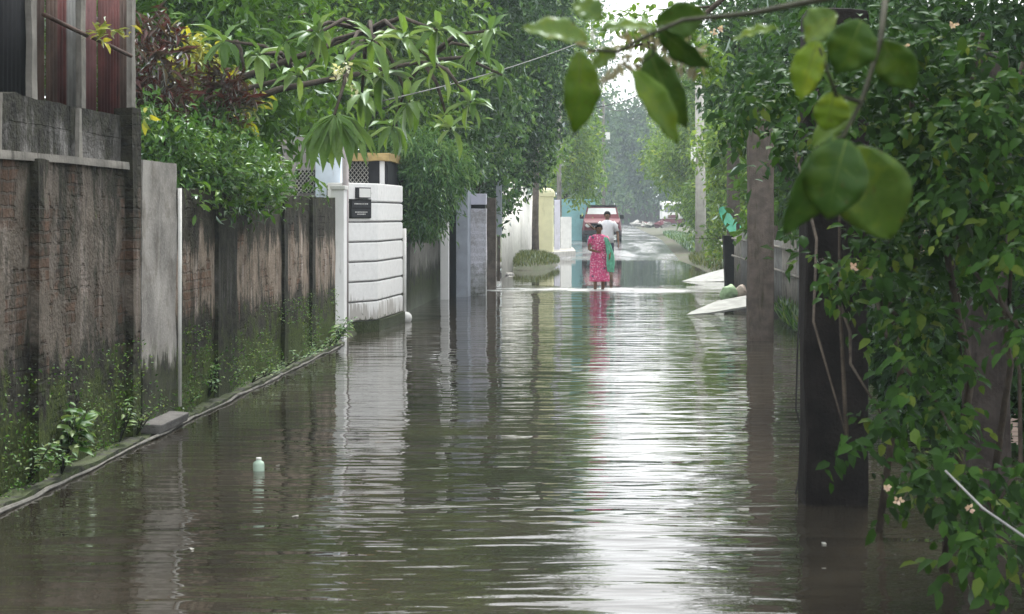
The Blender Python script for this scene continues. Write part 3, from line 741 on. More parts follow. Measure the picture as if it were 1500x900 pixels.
# cables
def cable(name, p0, p1, sag, r, label, mat='cable', n=20):
    p0, p1 = Vector(p0), Vector(p1)
    b = B(); b.tube([p0.lerp(p1, i / n) - Vector((0, 0, sag * 4 * (i / n) * (1 - i / n))) for i in range(n + 1)], r, 5)
    return tag(b.to(name, M[mat], None, True), label, 'cable')
cable('overhead_cable', (3.2, 60, 7.0), (-2.07, 74, 6.3), .5, .018, 'black cable sagging from the pale pole to the dark pole')
cable('overhead_cable', (3.2, 60, 7.2), (-.3, 118, 9.2), .9, .022, 'cable running from the pale pole to the far lamp pole')
cable('overhead_cable', (-2.07, 74, 6.5), (-.3, 118, 9.3), .6, .02, 'cable running from the dark pole to the far lamp pole')
cable('overhead_cable', tuple(W(560, 148, 15)), tuple(W(850, 62, 24)), .05, .006, 'thin pale wire strung through the leaves at upper left', 'cable_grey')
b = B(); b.tube([W(1172, 430, 11), W(1168, 520, 10.9), W(1166, 600, 10.9), W(1177, 640, 10.8), W(1172, 690, 10.5), W(1158, 738, 10.3) - Vector((0, 0, .1))], .006, 6)
tag(b.to('hanging_wire', M['cable'], None, True), 'thin black wire dangling into the water by the near post', 'wire')
b = B(); b.tube([W(1385, 690, 5.9), W(1440, 745, 5.6), W(1520, 800, 5.3)], .004, 6)
tag(b.to('pale_wire', M['cable_grey'], None, True), 'pale wire slanting down through the vine at lower right', 'wire')

# ------------------------------------------------------------------ right side
def rpost(name, label, px0, px1, Y, ztop, mat, rough=.012):
    x0, x1 = (px0 - VX) * Y / F, (px1 - VX) * Y / F
    b = B(); b.box((x0, Y, -.3), (x1, Y + (x1 - x0), ztop), .035); b.sub(8); b.rough(rough * 1.6, 3, seed=px0); b.rough(rough * .9, 11, seed=px0 + 3)
    return tag(b.to(name, M[mat]), label, 'post')
rpost('thick_post', 'thick near black post rising from the water inside the vine', 1181, 1272, 9.96, 2.9, 'black_post')
rpost('square_post', 'brown square concrete post second from the near vine', 1097, 1134, 23, 3.3, 'post_brown')
rpost('vine_post', 'dark brown post deep in the vine at the right edge', 1422, 1482, 9.4, 2.6, 'conc_dark')
rpost('far_post', 'dark square post standing behind the tarpaulin bin', 1066, 1084, 43, 3.6, 'post_brown')
# bin with tarp
bn = thing('rubbish_bin', 'tall black bin with a stick, standing at the water edge', 'bin', (2.95, 41.2, 0))
b = B(); a, c = W(1060, 418, 41), W(1088, 342, 41); b.loft([[(a.x + .05, 41, -.1), (c.x - .03, 41, -.1), (c.x - .03, 41.45, -.1), (a.x + .05, 41.45, -.1)], [(a.x, 40.98, 1.2), (c.x, 40.98, 1.2), (c.x, 41.5, 1.2), (a.x, 41.5, 1.2)]]); b.to('barrel', M['black_post'], bn)
b = B(); b.tube([W(1084, 415, 40.9), W(1078, 345, 40.9)], .035, 7); b.to('stick', M['conc'], bn, True)
b = B()
tg = [[(1052, 305), (1062, 300), (1070, 318), (1087, 333)], [(1053, 314), (1063, 316), (1074, 326), (1088, 338)], [(1060, 328), (1067, 331), (1077, 336), (1089, 342)], [(1070, 344), (1074, 345), (1080, 344), (1089, 345)]]
vs = [[b.bm.verts.new(W(x_, y_, 40.9 + .25 * i - .12 * j + .1 * ((i + j) % 2))) for i, (x_, y_) in enumerate(r_)] for j, r_ in enumerate(tg)]
for j in range(3):
    for i in range(3): b.bm.faces.new((vs[j][i], vs[j][i + 1], vs[j + 1][i + 1], vs[j + 1][i]))
o = b.to('tarpaulin', M['tarp']); o.modifiers.new('d', 'SUBSURF').render_levels = 2; o.modifiers.new('s', 'SOLIDIFY').thickness = .01
tag(o, 'crumpled bright green plastic sheet thrown over the black bin', 'tarpaulin')
# boards in the water
def plank(name, pts, th, label):
    b = B(); lo = [b.bm.verts.new(Vector(p) - Vector((0, 0, th))) for p in pts]; hi = [b.bm.verts.new(p) for p in pts]
    n = len(pts); b.bm.faces.new(hi); b.bm.faces.new(lo[::-1])
    for i in range(n): b.bm.faces.new((lo[i], lo[(i + 1) % n], hi[(i + 1) % n], hi[i]))
    return tag(b.to(name, M['board']), label, 'board')
plank('white_board', [tuple(W(1006, 461, 29.1)), tuple(W(1040, 458, 29.3)), tuple(W(1093, 449, 29.6)), tuple(W(1093, 433, 31.0)), tuple(W(1050, 441, 30.6)), tuple(W(1012, 457, 29.6))], .035, 'pale white board sloping into the water below the green bag')
plank('white_board', [tuple(W(999, 412, 43.6)), tuple(W(1030, 413, 43.3)), tuple(W(1064, 412, 43.4)), tuple(W(1064, 393, 45)), tuple(W(1030, 402, 44.6))], .05, 'white board half under water left of the black bin foot')
def bag(name, c, r, sq, mat, label, cat='bag'):
    b = B(); b.ball(c, r, 20, sq); b.rough(r * .38, 2.2 / r * .5, 3); b.rough(r * .12, 8 / r * .5, 5)
    return tag(b.to(name, M[mat], None, True), label, cat)
bag('plastic_bag', W(1067, 430, 31.2), .15, (1, .8, .95), 'bag_green', 'pale green plastic bag lying on the sloping board')
bag('cloth_bundle', W(1086, 428, 31.6), .14, (.9, .8, .9), 'bag_tan', 'tan cloth bundle between green bag and brown post')
# fence on the right
rf = thing('tin_fence', 'low grey corrugated tin fence behind the square post', 'fence', (2.95, 25, 0))
for k in range(11):
    ya = 15.5 + k * 2.25; X = 2.98 + .03 * random.uniform(-1, 1)
    o = sheet(ya, ya + 2.22, .0, 1.28 + random.uniform(-.05, .07), X, M[random.choice(['galv', 'galv', 'rust_brown', 'conc'])], rf, wave=.012, pitch=.15)
b = B()
for z_ in (1.15, .75): b.tube([(2.90, 15.5, z_), (2.92, 40, z_)], .025, 6)
b.to('rail', M['conc'], rf, True)
for k in range(12):
    b = B(); ya = 15.4 + k * 2.25; b.box((3.03, ya, -.1), (3.11, ya + .08, 1.5)); b.to('stake', M['post_brown'], rf)
for (y_, h_) in ((28.5, .42), (30.5, .5), (27.2, .35)): pass

# pink house in the trees at right
ph = thing('pink_house', 'pale pink house glimpsed through the vine on the right', 'house', (6.5, 24, 0))
b = B(); b.box((4.6, 22, .1), (9.5, 28, 3.2)); b.to('wall', M['pinkwall'], ph)
b = B(); b.box((4.3, 21.6, 3.2), (9.8, 28.4, 3.35)); b.to('roof', M['conc'], ph)
b = B(); b.box((6.0, 21.95, 1.1), (7.2, 22.02, 2.2)); o = b.to('window', M['dark_int'], ph)

# ------------------------------------------------------------------ mound, stones, debris
def mound(name, pts_c, rx, ry, h, label, mat, seedn=0):
    b = B(); n = 22; rings = []
    for j in range(7):
        q = 1 - j / 6.5
        rings.append([(pts_c[0] + rx * q * math.cos(2 * math.pi * k / n) * (1 + .2 * mnoise.noise(Vector((k * .9, seedn, 0)))), pts_c[1] + ry * q * math.sin(2 * math.pi * k / n), pts_c[2] - .1 + (h + .1) * math.sin((1 - q) * math.pi / 2)) for k in range(n)])
    b.loft(rings); b.rough(.05, 2.5, seedn)
    return b.to(name, mat, None, True)
gmat = bpy.data.materials['muddy_grass_ground']
def grass(name, cx, cy, rx, ry, zf, n, L, label, parent=None, mat='grass'):
    r = np.sqrt(RG.random(n)); th = RG.random(n) * 2 * np.pi
    P = np.stack([cx + rx * r * np.cos(th), cy + ry * r * np.sin(th), np.zeros(n)], 1); P[:, 2] = [zf(a_, b_) for a_, b_ in P[:, :2]]
    A = RG.normal(size=(n, 3)) * .35; A[:, 2] = 1
    U = RG.normal(size=(n, 3)); U[:, 2] = .1
    me = leaves_mesh(name, P, L * (.5 + RG.random(n)), L * .12, A, U, T4)
    return link(name, me, LM[mat], parent)
m1 = mound('mound', (-2.55, 56.5, 0), 1.0, 5.0, .42, '', gmat, 3); tag(m1, kind='structure')
o = grass('grass', -2.55, 56.5, .95, 4.8, lambda a, b_: .38 * max(0, 1 - ((a + 2.55) / 1.0) ** 2 - ((b_ - 56.5) / 5) ** 2) ** .5 - .02, 2600, .16, ''); tag(o, 'dry olive grass covering the mound by the white fence', 'grass', kind='stuff')
m2 = mound('mound', (3.75, 57, 0), .95, 8.0, .35, '', gmat, 6); tag(m2, kind='structure')
o = grass('grass', 3.75, 56.5, .95, 8, lambda a, b_: .30 * max(0, 1 - ((a - 3.75) / 1.0) ** 2 - ((b_ - 57) / 8) ** 2) ** .5, 3200, .2, ''); tag(o, 'tall grass on the right verge round the pale pole', 'grass', kind='stuff')
o = grass('grass', 2.95, 22, .28, 7, lambda a, b_: .02, 3500, .26, '', mat='weed'); tag(o, 'bright weedy grass at the foot of the tin fence', 'grass', kind='stuff')
o = grass('grass', 3.9, 86, .7, 24, lambda a, b_: road_z(b_) + .03, 3500, .22, '', mat='weed'); tag(o, 'green verge of grass between the dry road and the right trees', 'grass', kind='stuff')
k = 0
for (px, py, Y, r, lab) in ((731, 389, 50, .17, 'pale flat stone topmost of the small pile by the sheet post'), (731, 402, 48, .2, 'dark squared stone under the flat pale stone'), (742, 404, 48.5, .16, 'white rounded stone right of the stone pile'), (729, 412, 46, .2, 'grey stone at the waterline below the pile'), (752, 395, 53, .13, 'small pale stone nearest the grassy mound')):
    b = B(); q = W(px, py, Y); b.ball(q, r, 12, (1.2, 1, .6)); b.rough(r * .4, 3, k); k += 1
    tag(b.to('stone', M['stone'] if k != 2 else M['slab'], None, False), lab, 'stone', 'stones by the sheet post')
# floating things
bt = thing('plastic_bottle', 'pale green plastic bottle standing half sunk in the water', 'bottle', tuple(W(379, 690, 11.4)))
q = W(379, 690, 11.35); q.z = 0
b = B(); s_ = 12
prof = [(.036, -.05), (.038, 0), (.038, .04), (.034, .055), (.018, .066), (.015, .072)]
b.loft([[(q.x + r_ * math.cos(2 * math.pi * i / s_), q.y + r_ * math.sin(2 * math.pi * i / s_), z_) for i in range(s_)] for r_, z_ in prof]); b.to('body', M['bottle'], bt, True)
b = B(); b.tube([(q.x, q.y, .072), (q.x, q.y, .086)], .018, 10); b.to('cap', M['plastic_w'], bt, True)
for (px, py, lab, s_) in ((406, 682, 'tiny pale scrap right of the floating bottle', .018), (282, 805, 'white curled scrap floating nearest the camera at left', .017), (432, 757, 'small white scrap floating left of centre in open water', .022), (1015, 649, 'small pale scrap floating below the sloping boards', .022), (1208, 797, 'tiny white scrap floating in front of the thick post', .012)):
    Y = CAMZ * F / (py - VY); q = W(px, py, Y); b = B(); b.box(q + Vector((-s_ * .7, -s_ * .6, -.004)), q + Vector((s_ * .7, s_ * .6, .004))); b.sub(3); b.rough(s_ * .9, 22, px)
    tag(b.to('floating_scrap', M['scrap']), lab, 'litter', 'scraps of litter on the water')

# ------------------------------------------------------------------ trees: left side
def bl(px, py, Y, rx, ry, rz, w_=None):
    q = W(px, py, Y); return (tuple(q), (rx, ry, rz)) if w_ is None else (tuple(q), (rx, ry, rz), w_)
# hedge over the wall
hd = thing('hedge_bush', 'glossy green hedge bush spilling over the stained wall', 'bush', (-4.2, 17, .1))
b = B(); [b.tube([(-4.3, 15 + i * 1.1, 0), (-4.2, 15 + i * 1.1, 1.4), (-4.0, 15.2 + i * 1.1, 2.2)], [.05, .04, .015], 6) for i in range(5)]; b.to('stem', M['bark'], hd, True)
crown('foliage', [bl(235, 232, 15.3, .45, .5, .4), bl(290, 255, 15.8, .5, .7, .38), bl(340, 265, 17, .5, .7, .34), bl(372, 262, 18.3, .26, .6, .25), bl(385, 292, 19.5, .16, .4, .1), bl(300, 205, 16.5, .45, .6, .4), bl(215, 195, 15, .2, .3, .25), bl(420, 293, 20, .12, .5, .05), bl(455, 290, 21.3, .1, .5, .04), bl(275, 288, 14.9, .12, .3, .08)], 900, 12, .075, .085, .42, LM['hedge'], hd, droop=.1, tmpl=T8, inner=.5)
# croton bushes with yellow leaves
ct = thing('croton_bush', 'croton with clusters of yellow leaves above the hedge', 'bush', (-4.6, 18, .1))
b = B(); [b.tube([(-4.6 + .1 * i, 18, 0), (-4.5 + .12 * i, 18, 2), (-4.6 + .2 * i, 18, 3.2)], [.05, .035, .015], 6) for i in range(4)]; b.to('stem', M['bark'], ct, True)
crown('foliage', [bl(285, 95, 17.5, .3, .35, .3), bl(262, 120, 17.2, .14, .2, .12), bl(345, 160, 17.5, .2, .2, .2)], 60, 9, .07, .17, .36, LM['croton'], ct, droop=.2, tmpl=T8, inner=.1)
rd = thing('red_leaf_bush', 'dark red leaved bush between the tin barrier and the hedge', 'bush', (-4.5, 15.5, .1))
b = B(); [b.tube([(-4.3 - .1 * i, 15.6, 0), (-4.3, 15.6, 2), (-4.3 + .1 * i, 15.6, 3)], [.04, .03, .012], 6) for i in range(4)]; b.to('stem', M['bark'], rd, True)
crown('foliage', [bl(225, 120, 15.6, .28, .4, .55), bl(330, 150, 16.5, .22, .3, .25), bl(245, 170, 16, .25, .3, .3)], 170, 9, .08, .17, .2, LM['red'], rd, droop=.2)
yl = thing('yellow_leaf_sprig', 'sprig of yellowing leaves hanging over the tin barrier end', 'plant', (-3.4, 12.5, 2.6))
b = B(); b.tube([(-4.2, 13.6, 2.4), (-3.9, 13.0, 3.2), W(170, 48, 11.9)], [.02, .015, .006], 6); b.to('stem', M['bark'], yl, True)
crown('foliage', [bl(165, 48, 11.9, .14, .1, .04), bl(211, 165, 13.5, .03, .03, .06), bl(207, 198, 13.5, .02, .02, .02)], 9, 4, .035, .1, .42, LM['croton'], yl, droop=.1, tmpl=T8, inner=.1)

# long-leaved tree: whorls of long drooping leaves
ll = thing('long_leaf_tree', 'tree with whorls of long drooping leaves reaching over the street', 'tree', (-5.2, 17.5, .1))
hubs = [(490, 168, 13.6), (505, 92, 14.5), (440, 110, 15.5), (560, 110, 15), (600, 150, 16), (640, 95, 16), (690, 150, 17), (660, 190, 17.5), (545, 60, 14), (590, 55, 15), (700, 70, 18), (735, 110, 19), (420, 60, 15), (640, 45, 15), (380, 80, 16), (465, 50, 15), (360, 120, 17.5), (530, 140, 16.5), (575, 185, 18), (720, 45, 17), (330, 60, 16.5)]
b = B(); fk = Vector((-4.9, 17.6, 2.4))
b.tube([(-5.2, 17.5, -.2), (-5.1, 17.5, 1.2), fk], [.2, .15, .12], 9)
limbs = [W(440, 110, 17), W(620, 90, 17.5), W(540, 45, 16), W(345, 60, 17.5)]
for q in limbs: b.tube([fk, fk.lerp(q, .5) + Vector((0, 0, .15)), q], [.055, .035, .02], 7)
P, A, U, LL, LV = [], [], [], [], []
for (px, py, Y) in hubs:
    h_ = W(px, py, Y); q = min(limbs, key=lambda v: (v - h_).length)
    b.tube([q, q.lerp(h_, .5) + Vector((0, 0, .12)), h_], [.03, .02, .012], 6)
    tone = RG.random()
    for k in range(random.randint(9, 13)):
        an = random.uniform(0, 2 * math.pi); el = random.uniform(-1.3, .35) if k > 2 else random.uniform(.2, 1)
        if (px, py) == (490, 168): an = -math.pi / 2 + (k - 5) * .32; el = -1.15 + .09 * abs(k - 5)
        A.append((math.cos(an) * math.cos(el), math.sin(an) * math.cos(el), math.sin(el))); P.append(tuple(h_ + Vector((random.uniform(-.02, .02),) * 3)))
        U.append((-math.cos(an) * math.sin(el) * .8 + random.uniform(-.2, .2), -math.sin(an) * math.sin(el) * .8 - .3, math.cos(el) + .3))
        LL.append(random.uniform(.42, .5) if (px, py) == (490, 168) else random.uniform(.22, .40)); LV.append(min(1, max(0, .5 * tone + .5 * random.random())))
b.to('trunk', M['bark'], ll, True)
LLa = np.array(LL)
link('crown', leaves_mesh('crown', np.array(P), LLa, LLa * .30, np.array(A), np.array(U), T8, np.array(LV)), LM['long'], ll)
# pale blossoms
crown('blossom', [bl(495, 100, 14.3, .12, .1, .08), bl(560, 108, 14.8, .08, .1, .05), bl(505, 110, 14.2, .1, .1, .1)], 8, 6, .02, .05, .6, LM['white'], ll, droop=-.2, inner=.1)

# bank of yard trees closing the left
G1 = 'yard trees behind the left walls'
tree('yard_tree', 'dense dark tree rising right behind the red leaved bush', (-6, 20, .1), [bl(250, 60, 20, 1.2, 1.2, 1.6), bl(330, 30, 21, 1.4, 1.3, 1.5), bl(220, 150, 21, 1.0, 1, 1.2), bl(330, 150, 22, 1.3, 1.2, 1.3), bl(250, -120, 22, 2, 1.5, 1.8)], .16, 1500, 12, .16, .16, .42, LM['mid'], M['bark'], G1, inner=.35, tone=.35)
tree('yard_tree', 'mid green tree filling the sky above the gatehouse', (-6.5, 31, .1), [bl(430, 120, 30, 1.6, 1.4, 1.7), bl(480, 20, 31, 1.9, 1.5, 1.8), bl(560, 100, 32, 1.5, 1.4, 1.6), bl(390, 200, 29, 1.2, 1, 1.0), bl(560, -60, 32, 2.2, 1.8, 2.2), bl(400, -80, 31, 2.2, 1.8, 2), bl(540, 180, 31, 1.3, 1, .9)], .2, 2100, 12, .2, .19, .42, LM['mid'], M['bark'], G1, inner=.35)
tree('yard_tree', 'darker leafy tree above the feathery bush', (-5.6, 36, .1), [bl(640, 110, 36, 1.5, 1.4, 1.6), bl(690, 20, 37, 1.7, 1.5, 1.9), bl(620, -60, 37, 2.0, 1.6, 2.2), bl(600, 190, 35, 1.4, 1.2, 1.0), bl(700, -100, 38, 1.8, 1.5, 2)], .2, 1700, 12, .2, .19, .42, LM['deep'], M['bark'], G1, inner=.3)
tree('yard_tree', 'tall crown closing the view high above the stained wall', (-11, 30, .1), [bl(120, 40, 30, 2.5, 2, 3), bl(260, -60, 32, 2.8, 2, 3), bl(180, 180, 30, 2, 1.5, 1.6), bl(330, 100, 33, 2.2, 1.6, 2.2), bl(420, 60, 36, 2.5, 1.6, 2.5), bl(330, 220, 31, 1.8, 1.2, 1.0)], .25, 1500, 10, .3, .28, .42, LM['mid'], M['bark'], G1, inner=.3, tone=.25)
# feathery bush
fb = thing('feathery_bush', 'pale feathery bush overflowing beside the banded column', 'bush', (-4, 29.5, .1))
b = B(); [b.tube([(-4, 29.5, 0), (-3.8 + .1 * i, 29.4, 1.6), (-3.6 + .2 * i, 29, 2.7)], [.06, .04, .015], 6) for i in range(5)]; b.to('stem', M['bark'], fb, True)
crown('foliage', [bl(612, 235, 29.5, .62, .8, .5), bl(590, 290, 29.8, .45, .7, .5), bl(636, 270, 29.2, .5, .7, .6), bl(620, 320, 29.0, .38, .5, .35), bl(655, 245, 29.5, .4, .5, .4), bl(585, 245, 30, .5, .6, .5)], 1300, 12, .09, .13, .2, LM['feather'], fb, droop=.7, inner=.55, spread=.5)
# dark creeper-clad tree hanging to the pillars
dk = thing('creeper_tree', 'dark creeper clad tree hanging low over the brick pillar', 'tree', (-4.1, 43, .1))
cb = [bl(700, 180, 41, .9, 1.1, 1.3), bl(745, 120, 43, 1.2, 1.2, 1.6), bl(790, 160, 45, .75, 1, 1.1), bl(760, 230, 44, .8, 1, .9), bl(690, 250, 40, .6, .8, .7), bl(720, 40, 43, 1.5, 1.3, 1.4), bl(790, 60, 46, 1.1, 1.2, 1.4), bl(735, 290, 43, .3, .4, .5), bl(760, -60, 46, 1.7, 1.6, 1.8), bl(700, 300, 40, .28, .4, .35)]
b = B(); trunk_mesh(b, (-4.1, 43, .1), [x[0] for x in cb], .22); b.to('trunk', M['bark'], dk, True)
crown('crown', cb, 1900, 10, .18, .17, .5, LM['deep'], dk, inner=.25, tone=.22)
crown('creeper', [bl(725, 160, 40, .9, .5, 1.3), bl(690, 220, 39, .5, .5, .8), bl(780, 190, 44, .6, .5, 1.2), bl(740, 270, 42, .35, .4, .9), bl(725, 320, 41, .12, .2, .5), bl(775, 90, 43, .8, .5, .9)], 420, 8, .11, .13, .7, LM['feather'], dk, inner=.6, droop=.9)
# lighter trees further along left
G2 = 'street trees along the left verge'
tree('street_tree', 'bright green tree arching behind the dark utility pole', (-3.9, 80, .3), [bl(800, 245, 78, 1.2, 1.2, 1.3), bl(845, 230, 80, 1.1, 1.2, 1.5), bl(825, 170, 80, 1.3, 1.2, 1.6), bl(850, 275, 80, .7, .9, .8), bl(800, 120, 80, 1.7, 1.5, 2.0), bl(790, 20, 82, 2.5, 2, 3)], .2, 1700, 10, .22, .24, .45, LM['bright'], M['bark'], G2, inner=.4)
tree('street_tree', 'grey green tree over the teal wall', (-4.6, 98, .4), [bl(860, 260, 96, 1.0, 1.2, 1.2), bl(848, 200, 98, 1.3, 1.3, 1.8), bl(820, 120, 100, 2, 2, 3), bl(790, 50, 100, 3, 2.5, 4), bl(850, 305, 97, 1.0, 1, .6)], .25, 1300, 9, .3, .33, .45, LM['mid'], M['bark'], G2, inner=.4)
tree('street_tree', 'leafy tree bending over the cream pillar', (-4.6, 63, .2), [bl(770, 240, 62, .9, 1, .8), bl(740, 200, 63, 1.3, 1.2, 1.5), bl(760, 100, 63, 1.6, 1.4, 2), bl(800, 215, 64, .7, .8, .9), bl(740, 0, 66, 2.3, 2, 2.5)], .2, 1300, 10, .22, .22, .45, LM['mid'], M['bark'], G2, inner=.4)

# far end of the street
G3 = 'hazy trees closing the far end of the street'
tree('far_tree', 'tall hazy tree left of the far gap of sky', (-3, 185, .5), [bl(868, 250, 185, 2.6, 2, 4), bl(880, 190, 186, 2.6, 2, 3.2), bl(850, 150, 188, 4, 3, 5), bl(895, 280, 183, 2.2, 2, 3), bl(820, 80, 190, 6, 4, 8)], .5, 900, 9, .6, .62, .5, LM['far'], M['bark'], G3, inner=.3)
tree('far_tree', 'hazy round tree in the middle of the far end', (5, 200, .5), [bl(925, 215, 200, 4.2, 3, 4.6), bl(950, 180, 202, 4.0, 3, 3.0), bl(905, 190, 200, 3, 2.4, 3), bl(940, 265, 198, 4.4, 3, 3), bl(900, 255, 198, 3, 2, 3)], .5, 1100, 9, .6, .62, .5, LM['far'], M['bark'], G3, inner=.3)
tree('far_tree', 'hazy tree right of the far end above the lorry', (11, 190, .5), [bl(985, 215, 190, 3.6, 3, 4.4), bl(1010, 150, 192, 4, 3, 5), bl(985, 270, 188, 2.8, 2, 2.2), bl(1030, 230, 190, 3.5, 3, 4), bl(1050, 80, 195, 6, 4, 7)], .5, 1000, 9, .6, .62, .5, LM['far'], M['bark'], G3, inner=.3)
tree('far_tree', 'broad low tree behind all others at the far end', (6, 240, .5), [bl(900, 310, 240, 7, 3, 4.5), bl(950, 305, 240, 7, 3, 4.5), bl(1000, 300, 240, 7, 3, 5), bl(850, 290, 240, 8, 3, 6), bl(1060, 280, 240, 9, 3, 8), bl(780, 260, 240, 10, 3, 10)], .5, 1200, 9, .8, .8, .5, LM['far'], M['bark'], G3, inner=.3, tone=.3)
# dark fence and rubble at the far end
fe = thing('boundary_wall', 'dark low wall across the far end of the street', 'wall', (3, 205, .4))
b = B(); b.box((-8, 205, .3), (20, 205.4, 3.0)); b.to('panel', M['conc_dark'], fe)
for k in range(9):
    b = B(); q = W(932 + k * 5 + random.uniform(-1, 1), 330 + random.uniform(-2, 0), 150 + random.uniform(-3, 3)); b.ball(q, .34, 12, (1.3, .8, .6)); b.rough(.32, 2.5, k); b.rough(.15, 7, k)
    tag(b.to('rubble_heap', M[['stone', 'slab', 'maroon', 'conc_pale'][k % 4]]), ['pale heap of rubble', 'grey heap of rubble', 'dark red heap of rubble', 'whitish heap of rubble'][k % 4] + ' on the road left of the lorry', 'rubble', 'rubble heaps at the far end')

# right side trees
G4 = 'trees along the right side of the street'
tree('verge_tree', 'bright leafy tree right behind the pale pole', (4.6, 75, .3), [bl(1010, 240, 76, 1.5, 1.3, 1.5), bl(975, 225, 80, 1.0, 1.2, 1.0), bl(1035, 300, 72, 1.0, 1.2, 1.5), bl(1040, 200, 74, 1.3, 1.2, 1.5), bl(1010, 185, 78, 1.2, 1.2, 1.0), bl(1045, 120, 76, 1.9, 1.5, 2)], .2, 1500, 10, .22, .24, .45, LM['bright'], M['bark'], G4, inner=.4)
tree('verge_tree', 'light green tree arching over the lorry', (5.6, 105, .4), [bl(985, 250, 104, 1.4, 1.3, 1.2), bl(1000, 200, 106, 1.8, 1.6, 1.9), bl(1020, 280, 104, 1.6, 1.4, 2), bl(1040, 160, 108, 2.5, 2, 3), bl(965, 235, 106, .8, .8, .7)], .2, 1300, 10, .26, .3, .45, LM['bright'], M['bark'], G4, inner=.4)
tree('verge_tree', 'yellow green bush tree above the green tarpaulin', (4.0, 50, .2), [bl(1080, 270, 50, .8, .9, .9), bl(1060, 230, 51, .9, .9, .9), bl(1110, 310, 48, .9, 1, 1), bl(1100, 210, 50, 1.3, 1.2, 1.3), bl(1060, 350, 50, .5, .6, .7), bl(1140, 250, 48, 1.3, 1.1, 1.5)], .14, 1300, 10, .15, .17, .5, LM['bright'], M['bark'], G4, inner=.4)
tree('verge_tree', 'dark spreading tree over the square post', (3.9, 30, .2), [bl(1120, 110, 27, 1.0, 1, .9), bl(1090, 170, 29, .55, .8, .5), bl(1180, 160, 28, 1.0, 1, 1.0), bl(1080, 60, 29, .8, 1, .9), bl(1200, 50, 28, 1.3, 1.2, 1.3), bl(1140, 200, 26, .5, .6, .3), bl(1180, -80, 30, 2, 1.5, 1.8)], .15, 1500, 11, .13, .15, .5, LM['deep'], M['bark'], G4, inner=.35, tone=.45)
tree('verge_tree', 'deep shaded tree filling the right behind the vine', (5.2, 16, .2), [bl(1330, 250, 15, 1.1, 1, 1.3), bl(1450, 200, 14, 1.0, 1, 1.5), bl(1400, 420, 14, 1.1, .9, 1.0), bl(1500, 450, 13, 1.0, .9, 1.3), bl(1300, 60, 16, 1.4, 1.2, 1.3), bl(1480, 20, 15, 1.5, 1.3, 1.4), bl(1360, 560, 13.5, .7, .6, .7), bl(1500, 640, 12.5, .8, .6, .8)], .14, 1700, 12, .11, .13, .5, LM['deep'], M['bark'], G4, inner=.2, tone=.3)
tree('verge_tree', 'thick tree behind the tin fence', (5.2, 38, .2), [bl(1180, 280, 36, 1.4, 1.2, 1.3), bl(1260, 200, 36, 1.8, 1.4, 1.9), bl(1150, 320, 38, .9, .8, .9), bl(1350, 260, 34, 2, 1.5, 2.2), bl(1230, 380, 34, 1.3, 1, 1.2), bl(1250, 40, 38, 2.4, 2, 2.5)], .2, 1600, 11, .2, .22, .5, LM['mid'], M['bark'], G4, inner=.35, tone=.4)
# added out-of-view crown beside the camera, put in to shade the near right
tree('added_shade_tree', 'added out of view tree overhead whose crown shades the near right bank', (5.5, 7.5, .1), [((3.6, 7.5, 5.6), (1.9, 2.6, 1.2)), ((5.6, 9, 6.2), (2, 2.5, 1.5)), ((4.5, 4.5, 6), (2, 2, 1.2)), ((3.5, 11, 6.4), (1.6, 2, 1))], .25, 1700, 12, .2, .2, .5, LM['deep'], M['bark'], None, inner=.2)

ov = thing('overhanging_branch', 'leafy branch from the right reaching over the lane high at top centre', 'branch', (2.3, 12.5, 3.6))
b = B(); b.tube([(3.4, 13, 4.6), (2.3, 12.5, 3.6), W(1080, -20, 12.2), W(1010, 40, 12), W(950, 62, 12), W(905, 75, 12)], [.05, .04, .025, .015, .01, .005], 7)
for (a_, c_) in (((1010, 40), (995, 105)), ((950, 62), (955, 105)), ((1040, 10), (960, 15))): b.tube([W(*a_, 12), W(*c_, 12)], [.01, .004], 5)
b.to('limb', M['bark'], ov, True)
crown('foliage', [bl(1005, 60, 12, .16, .3, .14), bl(950, 45, 12, .20, .3, .10), bl(1035, 95, 12, .12, .3, .14), bl(905, 30, 12, .16, .3, .07), bl(985, 100, 12, .08, .2, .06)], 110, 7, .045, .07, .5, LM['bright'], ov, droop=.4, tmpl=T8, inner=.1, tone=.4)

# ------------------------------------------------------------------ flowering vine at right
vn = thing('flowering_vine', 'leafy vine with small pink flowers smothering the near right posts', 'vine', (1.9, 8, 0))
vreg = [(1340, 120, 7.6, 150, 85), (1440, 230, 7.2, 75, 120), (1250, 70, 8.2, 60, 40), (1320, 250, 7.8, 60, 50), (1272, 395, 7.8, 50, 35), (1395, 400, 8.2, 50, 60), (1345, 330, 7.9, 75, 45), (1315, 460, 7.8, 40, 30), (1370, 520, 7.6, 50, 35),
        (1365, 590, 7.4, 45, 35), (1240, 640, 7.2, 20, 7), (1300, 622, 7.2, 25, 10), (1355, 695, 6.9, 45, 35), (1430, 720, 6.7, 45, 35), (1445, 800, 6.4, 45, 30), (1492, 480, 7, 14, 60), (1485, 330, 7, 25, 60), (1495, 690, 6.8, 14, 40), (1120, 130, 9.6, 60, 40), (1160, 205, 9.2, 35, 30), (1090, 180, 10, 25, 20), (1212, 395, 7.9, 12, 30)]
P, A, U, LLn, LV = [], [], [], [], []
